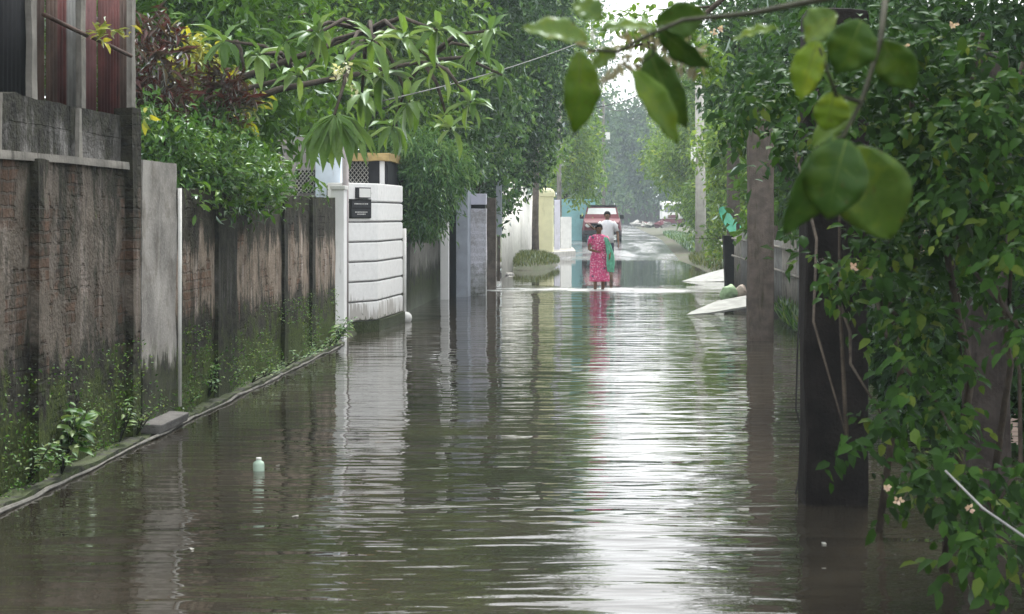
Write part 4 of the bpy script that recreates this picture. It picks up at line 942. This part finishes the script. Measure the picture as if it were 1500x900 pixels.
def vine_cluster(cx, cy, Y, rx, ry, n):
    for _ in range(n):
        th = random.uniform(0, 2 * math.pi); r = random.random() ** .5
        px, py = cx + rx * r * math.cos(th), cy + ry * r * math.sin(th)
        q = W(px, py, Y + random.uniform(-.5, .6))
        tone = random.random()
        m_ = random.randint(4, 7); ax = Vector((random.uniform(-1, 1), random.uniform(-.6, .3), random.uniform(-1, .4))).normalized()
        for k in range(m_):
            q2 = q + ax * .035 * k
            a = ax * .5 + Vector((random.uniform(-1, 1), random.uniform(-.8, .4), random.uniform(-.9, .3)))
            P.append(tuple(q2)); A.append(tuple(a)); U.append((random.uniform(-.5, .5), -.5 + random.uniform(-.4, .4), .8 + random.uniform(-.3, .3)))
            LLn.append(random.uniform(.03, .088)); LV.append(min(1, max(0, .5 * tone + .5 * random.random() - .03)))
for (cx, cy, Y, rx, ry) in vreg: vine_cluster(cx, cy, Y, rx, ry, int(rx * ry / (38 if cy < 350 else 48)) + 3)
LLn = np.array(LLn)
link('foliage', leaves_mesh('foliage', np.array(P), LLn, LLn * .62, np.array(A), np.array(U), T8, np.array(LV)), LM['vine'], vn)
b = B()
for i in range(26):
    c0, c1 = random.choice(vreg), random.choice(vreg)
    if abs(c0[0] - c1[0]) > 160 or c0 is c1: continue
    p0, p1 = W(c0[0], c0[1], c0[2] + .3), W(c1[0], c1[1], c1[2] + .3)
    b.tube([p0, p0.lerp(p1, .35) + Vector((random.uniform(-.1, .1), .1, -.06)), p0.lerp(p1, .7) + Vector((random.uniform(-.1, .1), 0, .05)), p1], [.011, .009, .007, .004], 5)
for (x0, Y0) in ((1.45, 9.2), (1.75, 8.9), (2.05, 9.3), (1.6, 8.2)):
    b.tube([(x0, Y0, -.1), (x0 + .1, Y0 - .2, .9), (x0 - .1, Y0 - .5, 1.7), (x0 + .05, Y0 - .7, 2.5)], [.022, .018, .014, .01], 6)
b.to('stem', M['bark'], vn, True)
for (px, py, Y) in ((1251, 390, 7.1), (1316, 735, 6.5), (1300, 715, 6.6), (1395, 38, 7), (1325, 70, 7), (1330, 85, 7), (1420, 745, 6.3), (1055, 42, 9.2), (1046, 48, 9.2)):
    q = np.array([tuple(W(px, py, Y - .25))] * 6) + RG.normal(size=(6, 3)) * .004
    an = np.arange(6) * 1.05; A6 = np.stack([np.cos(an), -.5 * np.ones(6), np.sin(an)], 1)
    U6 = np.stack([-np.cos(an) * .3, -np.ones(6), -np.sin(an) * .3], 1)
    link('flower', leaves_mesh('flower', q, .017, .014, A6, U6, T8), LM['pink'], vn)

# ------------------------------------------------------------------ close branch, out of focus
def big_leaf(name, base, tip, width, roll, droop, mat, parent, cup=.15):
    base, tip = Vector(base), Vector(tip); ax = tip - base; L = ax.length; ax.normalize()
    view = Vector((0, -1, .25)).normalized(); side = ax.cross(view).normalized(); nr = side.cross(ax).normalized()
    rot = Matrix.Rotation(roll, 3, ax); side = rot @ side; nr = rot @ nr
    b = B(); nu, nv = 12, 6; rows = []
    for i in range(nu + 1):
        u = i / nu; wd = width * .5 * (math.sin(math.pi * min(1, u * .93 + .02)) ** .75) * (1 - .28 * u) * (1 - .55 * u ** 5) * 1.2 + .0006
        if i == nu: wd = .0008
        c = base + ax * L * u + nr * droop * math.sin(u * math.pi) * L
        rows.append([b.bm.verts.new(c + side * wd * (j / nv * 2 - 1) + nr * (abs(j / nv * 2 - 1) ** 1.3) * wd * cup * 2 + nr * .0032 * math.sin(u * 21 + width * 300) * abs(j / nv * 2 - 1)) for j in range(nv + 1)])
    for i in range(nu):
        for j in range(nv): b.bm.faces.new((rows[i][j], rows[i][j + 1], rows[i + 1][j + 1], rows[i + 1][j]))
    o = b.to(name, LM[mat], parent, True)
    me = o.data; at = me.attributes.new('lv', 'FLOAT', 'FACE'); v = random.uniform(.3, .95); at.data.foreach_set('value', [v] * len(me.polygons))
    o.modifiers.new('s', 'SOLIDIFY').thickness = .0006
    b = B(); mid = [base + ax * L * u + nr * (droop * math.sin(u * math.pi) * L + .0004) for u in [k / 8 for k in range(9)]]
    b.tube(mid, [.0013 - .0011 * k / 8 for k in range(9)], 5)
    for k in range(2, 8):
        u = k / 9.5
        wd = width * .5 * (math.sin(math.pi * (u + .12)) ** .75) * .95 * (1 - .28 * u)
        for sg in (-1, 1):
            c0 = base + ax * L * u + nr * droop * math.sin(u * math.pi) * L; u2 = min(.97, u + .13)
            c1 = base + ax * L * u2 + nr * (droop * math.sin(u2 * math.pi) * L + (.85 ** 1.3) * wd * cup * 2) + side * sg * wd * .85
            b.tube([c0, c0.lerp(c1, .5) - nr * wd * cup * .2, c1], [.0006, .0005, .0002], 4)
    b.to('midrib', M['rib'], o, True)
    return o
cbn = thing('close_branch', 'blurred leafy branch hanging close to the camera at top', 'branch', tuple(W(1560, -60, 2.6)))
b = B()
main = [W(1620, -260, 3.0), W(1400, -90, 2.8), W(1250, -10, 2.6), W(1100, 20, 2.45), W(1000, 30, 2.35), W(950, 52, 2.32), W(905, 76, 2.3), W(868, 74, 2.3), W(845, 66, 2.32)]
b.tube(main, [.012, .009, .006, .004, .003, .0028, .0026, .002, .0015], 8)
b.tube([W(958, 48, 2.33), W(957, 80, 2.33), W(930, 100, 2.34)], [.002, .0018, .0012], 6)
b.tube([W(1300, -30, 2.65), W(1290, 60, 2.55), W(1262, 150, 2.5), W(1235, 200, 2.45), W(1215, 205, 2.42)], [.006, .0045, .0035, .003, .002], 8)
b.tube([W(1262, 150, 2.5), W(1225, 140, 2.46), W(1200, 70, 2.44)], [.004, .003, .002], 6)
b.to('twig', M['twig'], cbn, True)
fl = [((848, 76), (842, 196), .054, -.5, 'young', 2.3), ((950, 74), (1006, 187), .056, .55, 'close', 2.36), ((926, 104), (992, 212), .042, -.35, 'young', 2.27), ((965, 40), (1040, 100), .036, .9, 'close', 2.35), ((860, 60), (764, 42), .042, .45, 'close', 2.28),
      ((905, 76), (868, 100), .03, .4, 'young', 2.32), ((960, 44), (870, 48), .034, .8, 'young', 2.3), ((1140, 42), (1072, 60), .02, .6, 'young', 2.5), ((1198, 60), (1172, 148), .048, .3, 'young', 2.45), ((1262, 30), (1225, 108), .075, -.3, 'close', 2.5), ((1222, 135), (1208, 192), .052, -.2, 'young', 2.46),
      ((1222, 200), (1146, 345), .062, -.5, 'close', 2.42), ((1240, 205), (1212, 322), .095, .3, 'close', 2.4), ((1252, 215), (1305, 352), .11, .25, 'close', 2.45), ((1262, 150), (1190, 218), .05, .6, 'young', 2.5), ((1290, 60), (1340, 130), .06, .5, 'close', 2.55), ((960, 36), (1035, 20), .05, .5, 'close', 2.4), ((735, 75), (748, 145), .04, .4, 'young', 3.4),
      ((1225, 20), (1180, 62), .06, .4, 'close', 2.6), ((-12, 40), (8, 78), .03, .4, 'close', 2.4), ((880, 30), (840, 5), .04, .3, 'close', 2.3)]
for (p0, p1, wd, roll, mt, Y) in fl:
    if p0[0] < 700 or p0[0] == 735: continue
    big_leaf('leaf', W(p0[0], p0[1], Y), W(p1[0], p1[1], Y + .02), wd, roll, .06, mt, cbn)
# dried cluster on the same branch
crown('withered_leaves', [bl(905, 90, 2.9, .028, .03, .022), bl(945, 72, 2.9, .05, .03, .022), bl(1005, 82, 3.3, .03, .03, .03)], 34, 5, .009, .026, .4, LM['dry'], cbn, droop=.3, inner=.1)

# ------------------------------------------------------------------ weeds along the left wall foot
def weed(px, py, Y, hgt, n, label, sz=.06, mat='weed', sp=.12):
    q = W(px, py, Y); q.z = .05
    t_ = thing('wall_weed', label, 'plant', tuple(q), 0, 'weeds along the foot of the left wall')
    b = B(); P, A, U = [], [], []
    for i in range(max(3, n // 9)):
        e = q + Vector((random.uniform(-.3, 1) * sp, random.uniform(-1, 1) * sp * 1.6, hgt * random.uniform(.6, 1)))
        b.tube([q, q.lerp(e, .5) + Vector((.02, 0, .03)), e], [.006, .005, .002], 5)
        for k in range(9):
            c = q.lerp(e, .25 + .75 * k / 8) + Vector((.02, 0, .02)); an = random.uniform(0, 6.3)
            P.append(tuple(c)); A.append((math.cos(an), math.sin(an), random.uniform(-.3, .5))); U.append((random.uniform(-.3, .6), random.uniform(-.5, .2), 1))
    b.to('stem', M['twig'], t_, True)
    LL_ = sz * (.5 + RG.random(len(P)))
    link('foliage', leaves_mesh('foliage', np.array(P), LL_, LL_ * .5, np.array(A), np.array(U), T8), LM[mat], t_)
weed(95, 660, 11.25, .38, 90, 'tallest bright green weed sprouting from the tall wall', .11)
weed(40, 730, 10.5, .25, 60, 'straggly weed with pale buds nearest the camera', .05, sp=.16)
weed(90, 715, 10.9, .16, 40, 'low weed under the tallest bright green one', .045)
weed(175, 650, 12.4, .30, 60, 'small leafed weed left of the broken slab', .05)
weed(200, 655, 12.8, .18, 40, 'tiny pale weed against the slab corner', .035)
weed(305, 585, 15.4, .28, 70, 'bright weed beside the dark wall pilaster', .07)
weed(330, 575, 16.3, .16, 50, 'low pale weed just past the dark pilaster', .045, sp=.2)
weed(275, 605, 14.8, .10, 40, 'creeping weed by the plaster panel pipe', .035, sp=.2)
for i in range(9):
    yy = 16.8 + i * .58; px = VX - 3.5 * F / yy
    weed(px, 0, yy, .08 + .07 * random.random(), 36, ['creeping pale weed in the row on the mossy kerb'][0], .04, sp=.26)
weed(492, 505, 22.0, .30, 90, 'large yellow green weed at the white post foot', .09, sp=.2)
# moss and small leaves clinging to the wall
n = 5200
yy = 10 + 12.5 * RG.random(n); zz_ = .02 + .75 * RG.random(n) ** 1.9
msk = np.array([mnoise.noise(Vector((a_ * .9, b_ * 2, 3))) > -.05 for a_, b_ in zip(yy, zz_)])
P = np.stack([np.full(n, WX + .03) + .03 * RG.random(n), yy, zz_], 1)[msk]; n = len(P)
A = RG.normal(size=(n, 3)) * .6 + np.array([.7, -.2, .1]); U = RG.normal(size=(n, 3)) * .4 + np.array([.6, -.3, .7])
tag(link('moss', leaves_mesh('moss', P, .012 + .02 * RG.random(n), .014, A, U), LM['weed']), 'green mossy growth clinging low on the left walls', 'moss', kind='stuff')

# ------------------------------------------------------------------ vehicles
def wheel(c, r, w_, parent):
    b = B(); n = 20
    prof = [(r * .62, -w_ / 2), (r * .94, -w_ / 2), (r, -w_ * .35), (r, w_ * .35), (r * .94, w_ / 2), (r * .62, w_ / 2)]
    b.loft([[(c[0] + z_, c[1] + q * math.cos(2 * math.pi * i / n), c[2] + q * math.sin(2 * math.pi * i / n)) for i in range(n)] for q, z_ in prof]); o = b.to('wheel', M['tyre'], parent)
    b = B(); b.loft([[(c[0] + z_, c[1] + q * math.cos(2 * math.pi * i / n), c[2] + q * math.sin(2 * math.pi * i / n)) for i in range(n)] for q, z_ in [(r * .6, -w_ * .52), (r * .3, -w_ * .45), (r * .3, w_ * .45), (r * .6, w_ * .52)]]); b.to('rim', M['chrome'], o)
gz = road_z(83)
X0 = -.28
rv = thing('pickup', 'red pickup parked across the far end of the flooded street', 'pickup', (X0, 83, gz))
def prof_body(b, secs, yc):
    """secs: list of (Y, zlo, zhi, halfwidth_lo, halfwidth_hi)"""
    b.loft([[(X0 - wl, y_, z0), (X0 + wl, y_, z0), (X0 + wl, y_, (z0 + z1) / 2), (X0 + wh, y_, z1), (X0 - wh, y_, z1), (X0 - wl, y_, (z0 + z1) / 2)] for (y_, z0, z1, wl, wh) in secs])
b = B(); prof_body(b, [(82.2, gz + .42, gz + .92, .86, .80), (82.35, gz + .35, gz + 1.02, .93, .86), (83.3, gz + .32, gz + 1.12, .95, .88), (83.5, gz + .32, gz + 1.14, .95, .89), (86.3, gz + .32, gz + 1.14, .95, .89)], 0)
b.to('body', M['redpaint'], rv)
b = B(); b.loft([[(X0 - .84, y0_, z_), (X0 + .84, y0_, z_), (X0 + .84, 85.0, z_), (X0 - .84, 85.0, z_)] if 0 else [(X0 - w__, y0_, z_), (X0 + w__, y0_, z_), (X0 + w__, y1_, z_), (X0 - w__, y1_, z_)] for (z_, w__, y0_, y1_) in ((gz + 1.12, .85, 83.25, 85.2), (gz + 1.68, .72, 83.75, 85.0))]); b.to('cab', M['redpaint'], rv)
b = B(); b.loft([[(X0 - .75, 83.3, gz + 1.16), (X0 + .75, 83.3, gz + 1.16), (X0 + .75, 83.34, gz + 1.16), (X0 - .75, 83.34, gz + 1.16)], [(X0 - .66, 83.68, gz + 1.63), (X0 + .66, 83.68, gz + 1.63), (X0 + .66, 83.72, gz + 1.63), (X0 - .66, 83.72, gz + 1.63)]])
b.to('windscreen', M['lamp'], rv)
b = B(); b.box((X0 - .72, 83.72, gz + 1.68), (X0 + .72, 85.0, gz + 1.78), .03); b.to('roof', M['black'], rv)
for s_ in (-1, 1):
    b = B(); b.tube([(X0 + s_ * .62, 83.9, gz + 1.78), (X0 + s_ * .62, 84.9, gz + 1.84)], .025, 6); b.to('roof_rail', M['chrome'], rv)
    b = B(); b.box((X0 + s_ * .98 - .1, 83.35, gz + 1.1), (X0 + s_ * .98 + .1, 83.45, gz + 1.3), .03); b.to('mirror', M['black'], rv)
    b = B(); b.ball((X0 + s_ * .66, 82.22, gz + .78), .13, 14, (1.1, .5, .8)); b.to('headlight', M['lamp'], rv, True)
    for yw_ in (82.9, 85.6): wheel((X0 + s_ * .84, yw_, gz + .34), .34, .24, rv)
b = B(); b.box((X0 - .5, 82.16, gz + .62), (X0 + .5, 82.22, gz + .88), .02)
b.to('grille', M['black'], rv)
b = B(); b.box((X0 - .92, 82.05, gz + .36), (X0 + .92, 82.2, gz + .55), .04); b.to('bumper', M['metal_dark'], rv)
b = B(); b.box((X0 - .22, 82.03, gz + .40), (X0 + .22, 82.05, gz + .50)); b.to('number_plate', M['plastic_w'], rv)

gz2 = road_z(160); X1 = (986 - VX) * 160 / F; ly = 160
lr = thing('lorry', 'white fronted lorry with maroon bumper far down the street', 'lorry', (X1, ly, gz2))
b = B(); b.loft([[(X1 - w__, ly + o1, z_), (X1 + w__, ly + o1, z_), (X1 + w__, ly + 2.0, z_), (X1 - w__, ly + 2.0, z_)] for (z_, w__, o1) in ((gz2 + .7, 1.0, 0), (gz2 + 1.4, 1.0, 0), (gz2 + 2.3, .86, .35))]); b.to('cab', M['lorrywhite'], lr)
b = B(); b.loft([[(X1 - .8, ly + .0, gz2 + 1.45), (X1 + .8, ly + .0, gz2 + 1.45), (X1 + .8, ly + .1, gz2 + 1.45), (X1 - .8, ly + .1, gz2 + 1.45)], [(X1 - .74, ly + .24, gz2 + 2.1), (X1 + .74, ly + .24, gz2 + 2.1), (X1 + .74, ly + .34, gz2 + 2.1), (X1 - .74, ly + .34, gz2 + 2.1)]]); b.to('windscreen', M['glass'], lr)
b = B(); b.box((X1 - 1.05, ly - .12, gz2 + .4), (X1 + 1.05, ly + .1, gz2 + .85), .05); b.to('bumper', M['maroon'], lr)
b = B(); b.box((X1 - 1.05, ly + 2.1, gz2 + .8), (X1 + 1.05, ly + 6.5, gz2 + 2.5), .03); b.to('cargo_box', M['lorrywhite'], lr)
b = B(); b.box((X1 - .5, ly - .14, gz2 + .9), (X1 + .5, ly, gz2 + 1.2), .02); b.to('grille', M['maroon'], lr)
for s_ in (-1, 1):
    b = B(); b.ball((X1 + s_ * .78, ly - .05, gz2 + .98), .14, 12, (1, .5, 1)); b.to('headlight', M['lamp'], lr, True)
    b = B(); b.box((X1 + s_ * 1.15 - .09, ly, gz2 + 1.7), (X1 + s_ * 1.15 + .09, ly + .08, gz2 + 2.1), .02); b.to('mirror', M['black'], lr)
    for yw_ in (ly + .9, ly + 5): wheel((X1 + s_ * .85, yw_, gz2 + .45), .45, .3, lr)

# ------------------------------------------------------------------ people
def skinned(name, joints, edges, mat, parent, sub=2):
    me = bpy.data.meshes.new(name); me.from_pydata([j[0] for j in joints], edges, [])
    o = bpy.data.objects.new(name, me); C.objects.link(o); o.parent = parent; me.materials.append(mat)
    sk = o.modifiers.new('skin', 'SKIN'); sk.use_smooth_shade = True
    if not me.skin_vertices: me.attributes  # layer appears with the modifier
    bm = bmesh.new(); bm.from_mesh(me); ly_ = bm.verts.layers.skin.verify(); bm.verts.ensure_lookup_table()
    for v, j in zip(bm.verts, joints):
        r = j[1]; v[ly_].radius = (r, r) if not isinstance(r, tuple) else r; v[ly_].use_root = False
    bm.verts[0][ly_].use_root = True; bm.to_mesh(me); bm.free()
    ss = o.modifiers.new('sub', 'SUBSURF'); ss.levels = 1; ss.render_levels = sub
    return o
def person(label, loc, rz, H, hands, feet, dressed):
    """standing figure; local +Y is behind, -Y is the front. hands/feet: offsets (left, right)"""
    t = thing('person', label, 'person', loc, rz)
    s = H / 1.6
    J, E = [], []
    def j(p, r): J.append((tuple(Vector(p) * s), r * s if not isinstance(r, tuple) else (r[0] * s, r[1] * s))); return len(J) - 1
    pel = j((0, 0, .86), (.13, .10)); wst = j((0, .01, 1.0), (.115, .085)); ch = j((0, .01, 1.18), (.13, .095)); sh = j((0, .015, 1.30), (.10, .07)); nk = j((0, .0, 1.38), .045); hb = j((0, -.01, 1.45), .07); ht = j((0, -.005, 1.53), (.075, .085))
    E += [(pel, wst), (wst, ch), (ch, sh), (sh, nk), (nk, hb), (hb, ht)]
    for sd_, hd_, ft_ in ((-1, hands[0], feet[0]), (1, hands[1], feet[1])):
        a = j((sd_ * .165, .015, 1.285), .048); el = j(hd_[0], .036); wr = j(hd_[1], .024)
        E += [(sh, a), (a, el), (el, wr)]
        d = (Vector(hd_[1]) - Vector(hd_[0])).normalized(); pm_ = j(Vector(hd_[1]) + d * .05, .026); E.append((wr, pm_))
        sdv = d.cross(Vector((0, 1, 0))).normalized() if abs(d.y) < .9 else Vector((1, 0, 0))
        fw = sdv.cross(d)
        for k, ln in enumerate((.055, .07, .075, .068)):
            o_ = fw * (k - 1.5) * .017
            f1 = j(Vector(hd_[1]) + d * .085 + o_, .009); f2 = j(Vector(hd_[1]) + d * (.085 + ln * .55) + o_ - sdv * sd_ * .008, .008); f3 = j(Vector(hd_[1]) + d * (.085 + ln) + o_ - sdv * sd_ * .025, .006)
            E += [(pm_, f1), (f1, f2), (f2, f3)]
        th = j(Vector(hd_[1]) + d * .04 - fw * .04, .009); th2 = j(Vector(hd_[1]) + d * .075 - fw * .055, .008); E += [(pm_, th), (th, th2)]
        hp = j((sd_ * .085, 0, .80), .085); kn = j((sd_ * .09 + ft_[0] * .5, -.03 + ft_[1] * .5, .46), .055); an = j((sd_ * .09 + ft_[0], ft_[1], .08), .035); toe = j((sd_ * .09 + ft_[0], ft_[1] - .16, .03), .03)
        E += [(pel, hp), (hp, kn), (kn, an), (an, toe)]
    skinned('body', J, E, M['skin'], t)
    # hair, face details
    c = Vector((0, .012, 1.512)) * s
    b = B(); b.ball(c, .098 * s, 18, (.90, 1.03, 1.0))
    bmesh.ops.delete(b.bm, geom=[v for v in b.bm.verts if v.co.y < c.y - .035 * s and v.co.z < c.z + .035 * s or v.co.z < c.z - .07 * s], context='VERTS')
    if dressed == 'woman': b.ball(c + Vector((0, .1, -.03)) * s, .045 * s, 12)
    o = b.to('hair', M['hair'], t, True, False); o.modifiers.new('s', 'SOLIDIFY').thickness = .008
    for sd_ in (-1, 1):
        b = B(); b.ball(Vector((sd_ * .031, -.083, 1.498)) * s, .010 * s, 8, (1.2, .6, .7)); b.to('eye', M['hair'], t, True, False)
        b = B(); b.ball(Vector((sd_ * .083, .0, 1.49)) * s, .02 * s, 8, (.4, .8, 1.4)); b.to('ear', M['skin'], t, True, False)
    b = B(); b.ball(Vector((0, -.093, 1.472)) * s, .014 * s, 8, (.8, 1.1, 1.4)); b.to('nose', M['skin'], t, True, False)
    b = B(); b.ball(Vector((0, -.084, 1.437)) * s, .018 * s, 8, (1.3, .5, .35)); b.to('mouth', M['maroon'], t, True, False)
    return t, s
def drape(rings, s, n=36, fold=.0, seed=0):
    out = []
    for (z, cx, cy, rx, ry, fa_) in rings:
        out.append([tuple(Vector((cx + (rx + fa_ * math.sin(k * 2 * math.pi * 9 / n + seed + z * 2)) * math.cos(2 * math.pi * k / n), cy + (ry + fa_ * math.sin(k * 2 * math.pi * 9 / n + seed + z * 2)) * math.sin(2 * math.pi * k / n), z)) * s) for k in range(n)])
    return out
wz = -.12
wo_, s = person('woman in a pink and red printed sari wading through the water', (-.20, 39.0, wz), R(12), 1.62, [((-.24, -.05, 1.02), (-.12, -.22, .98)), ((.25, -.02, 1.03), (.21, -.2, .88))], [(-.01, -.08), (.02, .10)], 'woman')
b = B(); b.loft(drape([(.30, .02, 0, .215, .19, .022), (.36, .02, 0, .222, .195, .018), (.5, .01, 0, .205, .18, .014), (.66, 0, 0, .2, .17, .01), (.82, 0, 0, .192, .155, .006), (.95, 0, .0, .16, .125, .004), (1.02, 0, .0, .145, .112, .003)], s)); b.to('sari_skirt', M['sari'], wo_, True, False)
b = B(); b.loft(drape([(.97, 0, 0, .155, .12, .006), (1.08, 0, 0, .158, .122, .005), (1.2, 0, .005, .178, .125, .005), (1.28, 0, .01, .185, .115, .004), (1.335, 0, .012, .15, .09, .002), (1.36, 0, .012, .08, .065, 0)], s)); b.to('sari_bodice', M['sari'], wo_, True, False)
for sd_, e in ((-1, (-.24, -.05, 1.02)), (1, (.25, -.02, 1.03))):
    b = B(); b.tube([Vector((sd_ * .15, .015, 1.30)) * s, Vector((sd_ * .19, .01, 1.22)) * s, Vector((sd_ * .20, 0, 1.1)) * s], [.062 * s, .064 * s, .06 * s], 12); b.to('sleeve', M['sari'], wo_, True, False)
b = B()
gr = [[(.10, -.13, 1.30), (.19, -.10, 1.28)], [(.13, -.17, 1.12), (.26, -.12, 1.12)], [(.15, -.2, .9), (.33, -.12, .9)], [(.14, -.21, .7), (.35, -.1, .72)], [(.16, -.21, .52), (.34, -.08, .5)]]
rows = [[b.bm.verts.new((Vector(r_[0]).lerp(Vector(r_[1]), k / 6) + Vector((0, .025 * math.sin(k * 2.2), 0))) * s) for k in range(7)] for r_ in gr]
for i in range(4):
    for k in range(6): b.bm.faces.new((rows[i][k], rows[i][k + 1], rows[i + 1][k + 1], rows[i + 1][k]))
o = b.to('shawl', M['scarf'], wo_, True, False); o.modifiers.new('s', 'SOLIDIFY').thickness = .012; o['label'] = 'green shawl hanging at her side'
mo_, s = person('man in a white shirt and dark trousers walking behind the woman', (-.01, 51.0, -.04), R(-6), 1.85, [((-.33, -.02, 1.12), (-.42, -.16, 1.22)), ((.27, .0, 1.03), (.30, -.1, .8))], [(.0, .1), (.03, -.1)], 'man')
b = B(); b.loft(drape([(.78, 0, 0, .165, .125, .006), (.95, 0, 0, .158, .12, .005), (1.1, 0, 0, .165, .12, .004), (1.22, 0, .005, .185, .125, .003), (1.30, 0, .01, .19, .105, .002), (1.345, 0, .01, .12, .08, 0), (1.375, 0, .008, .058, .06, 0)], s)); b.to('shirt', M['shirt'], mo_, True, False)
for sd_, e in ((-1, (-.29, -.01, 1.15)), (1, (.25, 0, 1.08))):
    b = B(); b.tube([Vector((sd_ * .14, .015, 1.30)) * s, Vector((sd_ * .19, .01, 1.25)) * s, Vector(e) * s], [.066 * s, .066 * s, .062 * s], 12); b.to('sleeve', M['shirt'], mo_, True, False)
for sd_, ft_ in ((-1, (.0, .1)), (1, (.03, -.1))):
    b = B(); b.tube([Vector((sd_ * .07, 0, .88)) * s, Vector((sd_ * .085, 0, .74)) * s, Vector((sd_ * .09 + ft_[0] * .5, -.03 + ft_[1] * .5, .46)) * s, Vector((sd_ * .09 + ft_[0] * .8, -.01 + ft_[1] * .8, .28)) * s], [.095 * s, .095 * s, .075 * s, .07 * s], 14); b.to('trouser_leg', M['trouser'], mo_, True, False)

# ------------------------------------------------------------------ haze
b = B(); b.box((-320, -40, -1.5), (320, 905, 27)); 
t = NT('humid_air'); v = t.n('VolumePrincipled'); v.inputs['Density'].default_value = .0009; v.inputs['Color'].default_value = (.78, .92, 1, 1); v.inputs['Anisotropy'].default_value = .2
t.t.links.new(v.outputs[0], t.out.inputs['Volume'])
tag(b.to('haze', t.m), 'thin humid haze filling the street', 'haze', kind='stuff')
